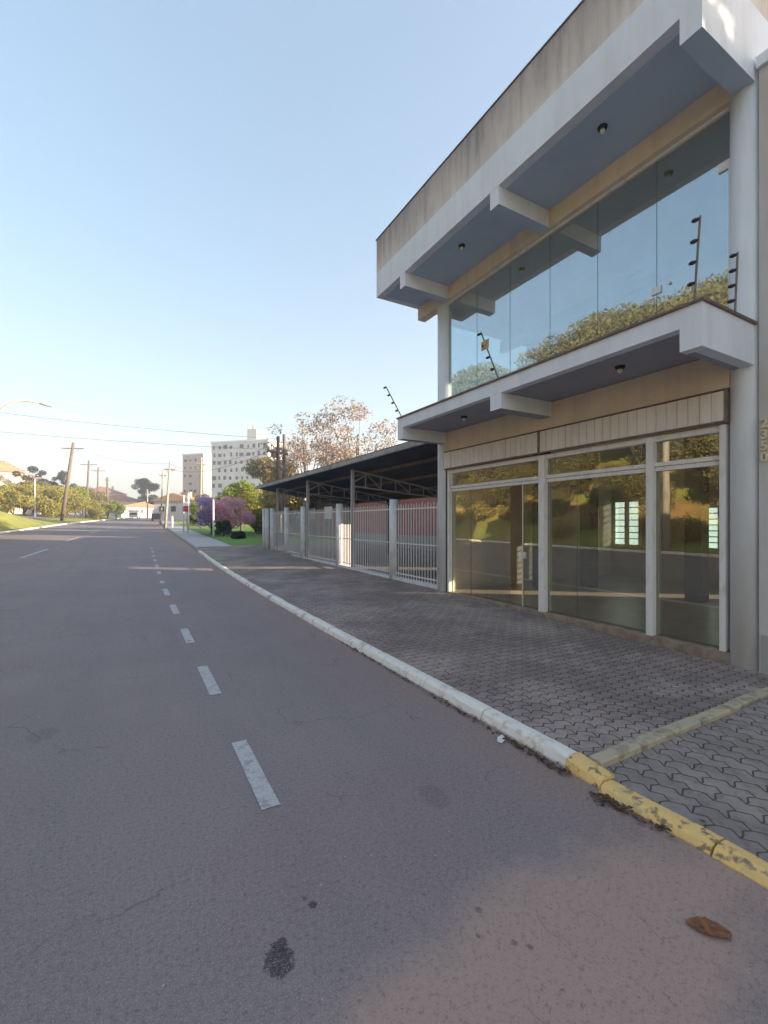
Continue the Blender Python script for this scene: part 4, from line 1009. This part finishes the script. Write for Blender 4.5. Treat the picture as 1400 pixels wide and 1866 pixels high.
# paper scrap against the kerb
m = MB(); m.add([(-.05, -.02, .004), (.03, -.03, .006), (.055, .01, .018), (.0, .028, .012), (-.045, .012, .006)], [(0, 1, 2, 3, 4)])
o = scrap('paper_scrap', 'white scrap of paper lying beside the white kerb', 'paper', 2.36, 2.44, .006, .5, m.mesh('paper_scrap', simple('paper', (.7, .68, .66), .8))); s = o.modifiers.new('s', 'SOLIDIFY'); s.thickness = .002
# leaf litter in the gutter: uncountable
def litter(name, pts, n, size, seed):
    rs = np.random.RandomState(seed); V = []; Fc = []
    for i in range(n):
        k = rs.randint(len(pts) - 1); t = rs.rand(); a, b_ = pts[k], pts[k + 1]
        cx = a[0] + (b_[0] - a[0]) * t + rs.normal() * a[2]; cy = a[1] + (b_[1] - a[1]) * t + rs.normal() * .03
        th = rs.uniform(0, 6.28); s = size * rs.uniform(.4, 1.4); z = .004 + abs(rs.normal()) * .008
        u = np.array([math.cos(th), math.sin(th), rs.uniform(-.3, .3)]) * s; v = np.array([-math.sin(th), math.cos(th), rs.uniform(-.3, .5)]) * s * .5
        c = np.array([cx, cy, z + s * .25]); bi = len(V)
        V += [tuple(c - u), tuple(c + v), tuple(c + u), tuple(c - v)]; Fc.append((bi, bi + 1, bi + 2, bi + 3))
    m = MB(); m.v = V; m.f = Fc; m.m = [0] * len(Fc)
    return struct(m.build(name, MA['dirt']), 'stuff')
litter('leaf_litter', [(2.40, 1.9, .02), (2.41, 2.4, .018), (2.42, 3.4, .012), (2.43, 5.5, .012)], 420, .016, 3)
litter('leaf_litter', [(2.36, 1.66, .03), (2.37, 1.58, .02), (2.39, 1.3, .012)], 110, .018, 4)
litter('leaf_litter', [(2.58, 1.69, .03), (2.60, 1.55, .03), (2.59, 1.2, .01)], 120, .014, 5)
# pale mortar splash on the pavers and small bits
for (x, y, s, lab) in ((3.02, 2.33, .055, 'flat pale mortar splash on the pavers near the divider'), (3.35, 3.05, .018, 'tiny white pebble on the pavers before the door'), (4.62, 1.95, .02, 'small pale stone lying by the divider near the wall')):
    rs = random.Random(int(x * 100)); m = MB(); n = 12
    m.v = [(0, 0, .008)] + [(math.cos(6.283 * i / n) * s * rs.uniform(.6, 1.2), math.sin(6.283 * i / n) * s * .6 * rs.uniform(.6, 1.2), .001) for i in range(n)]
    m.f = [(0, i + 1, (i + 1) % n + 1) for i in range(n)]; m.m = [0] * n
    scrap('mortar_splash', lab, 'debris', x, y, SW(x, y) + .001, .3, m.mesh('splash', simple('mortar', (.38, .35, .31), .9, (.28, .25, .22), 40)))

# ---------------------------------------------------------------- air
m = bpy.data.materials.new('haze'); m.use_nodes = True; nt = m.node_tree
for n in list(nt.nodes):
    if n.type != 'OUTPUT_MATERIAL': nt.nodes.remove(n)
out = [n for n in nt.nodes if n.type == 'OUTPUT_MATERIAL'][0]
pv = nt.nodes.new('ShaderNodeVolumePrincipled'); pv.inputs['Color'].default_value = (.86, .90, 1, 1); pv.inputs['Density'].default_value = .0019; pv.inputs['Anisotropy'].default_value = .2
nt.links.new(pv.outputs[0], out.inputs['Volume'])
mb = MB(); mb.box(-4200, 4200, -80, 4200, -8, 52); hz_o = struct(mb.build('haze', m), 'stuff')

# small white cloud above the haze
m = bpy.data.materials.new('cloud'); m.use_nodes = True; nt = m.node_tree
for n in list(nt.nodes):
    if n.type != 'OUTPUT_MATERIAL': nt.nodes.remove(n)
out = [n for n in nt.nodes if n.type == 'OUTPUT_MATERIAL'][0]
pv = nt.nodes.new('ShaderNodeVolumePrincipled'); pv.inputs['Color'].default_value = (.97, .97, .97, 1); pv.inputs['Density'].default_value = .03; pv.inputs['Anisotropy'].default_value = 0
nt.links.new(pv.outputs[0], out.inputs['Volume'])
import bmesh
bm = bmesh.new(); rr = random.Random(9)
for k in range(9):
    t = (k - 4) / 4
    bmesh.ops.create_icosphere(bm, subdivisions=3, radius=1, matrix=Matrix.Translation((t * 30 + rr.uniform(-4, 4), rr.uniform(-8, 8), (1 - t * t) * 4 + rr.uniform(-2, 3))) @ Matrix.Diagonal((15 * (1.15 - abs(t) * .5), 12, 8.5 * (1.2 - abs(t) * .6), 1)))
me = bpy.data.meshes.new('cloud'); bm.to_mesh(me); bm.free(); me.materials.append(m)
u = (135 - 700) / 815; fw = 1500
o = bpy.data.objects.new('cloud', me); COL.objects.link(o); struct(o)
o.location = (u * fw * .8713 + fw * .4907, fw * .8713 - u * fw * .4907, 1.6 + fw * 190 / 815)
o.rotation_euler = (0, 0, R_(10)); vm_ = o.modifiers.new('remesh', 'REMESH'); vm_.mode = 'VOXEL'; vm_.voxel_size = 2.0
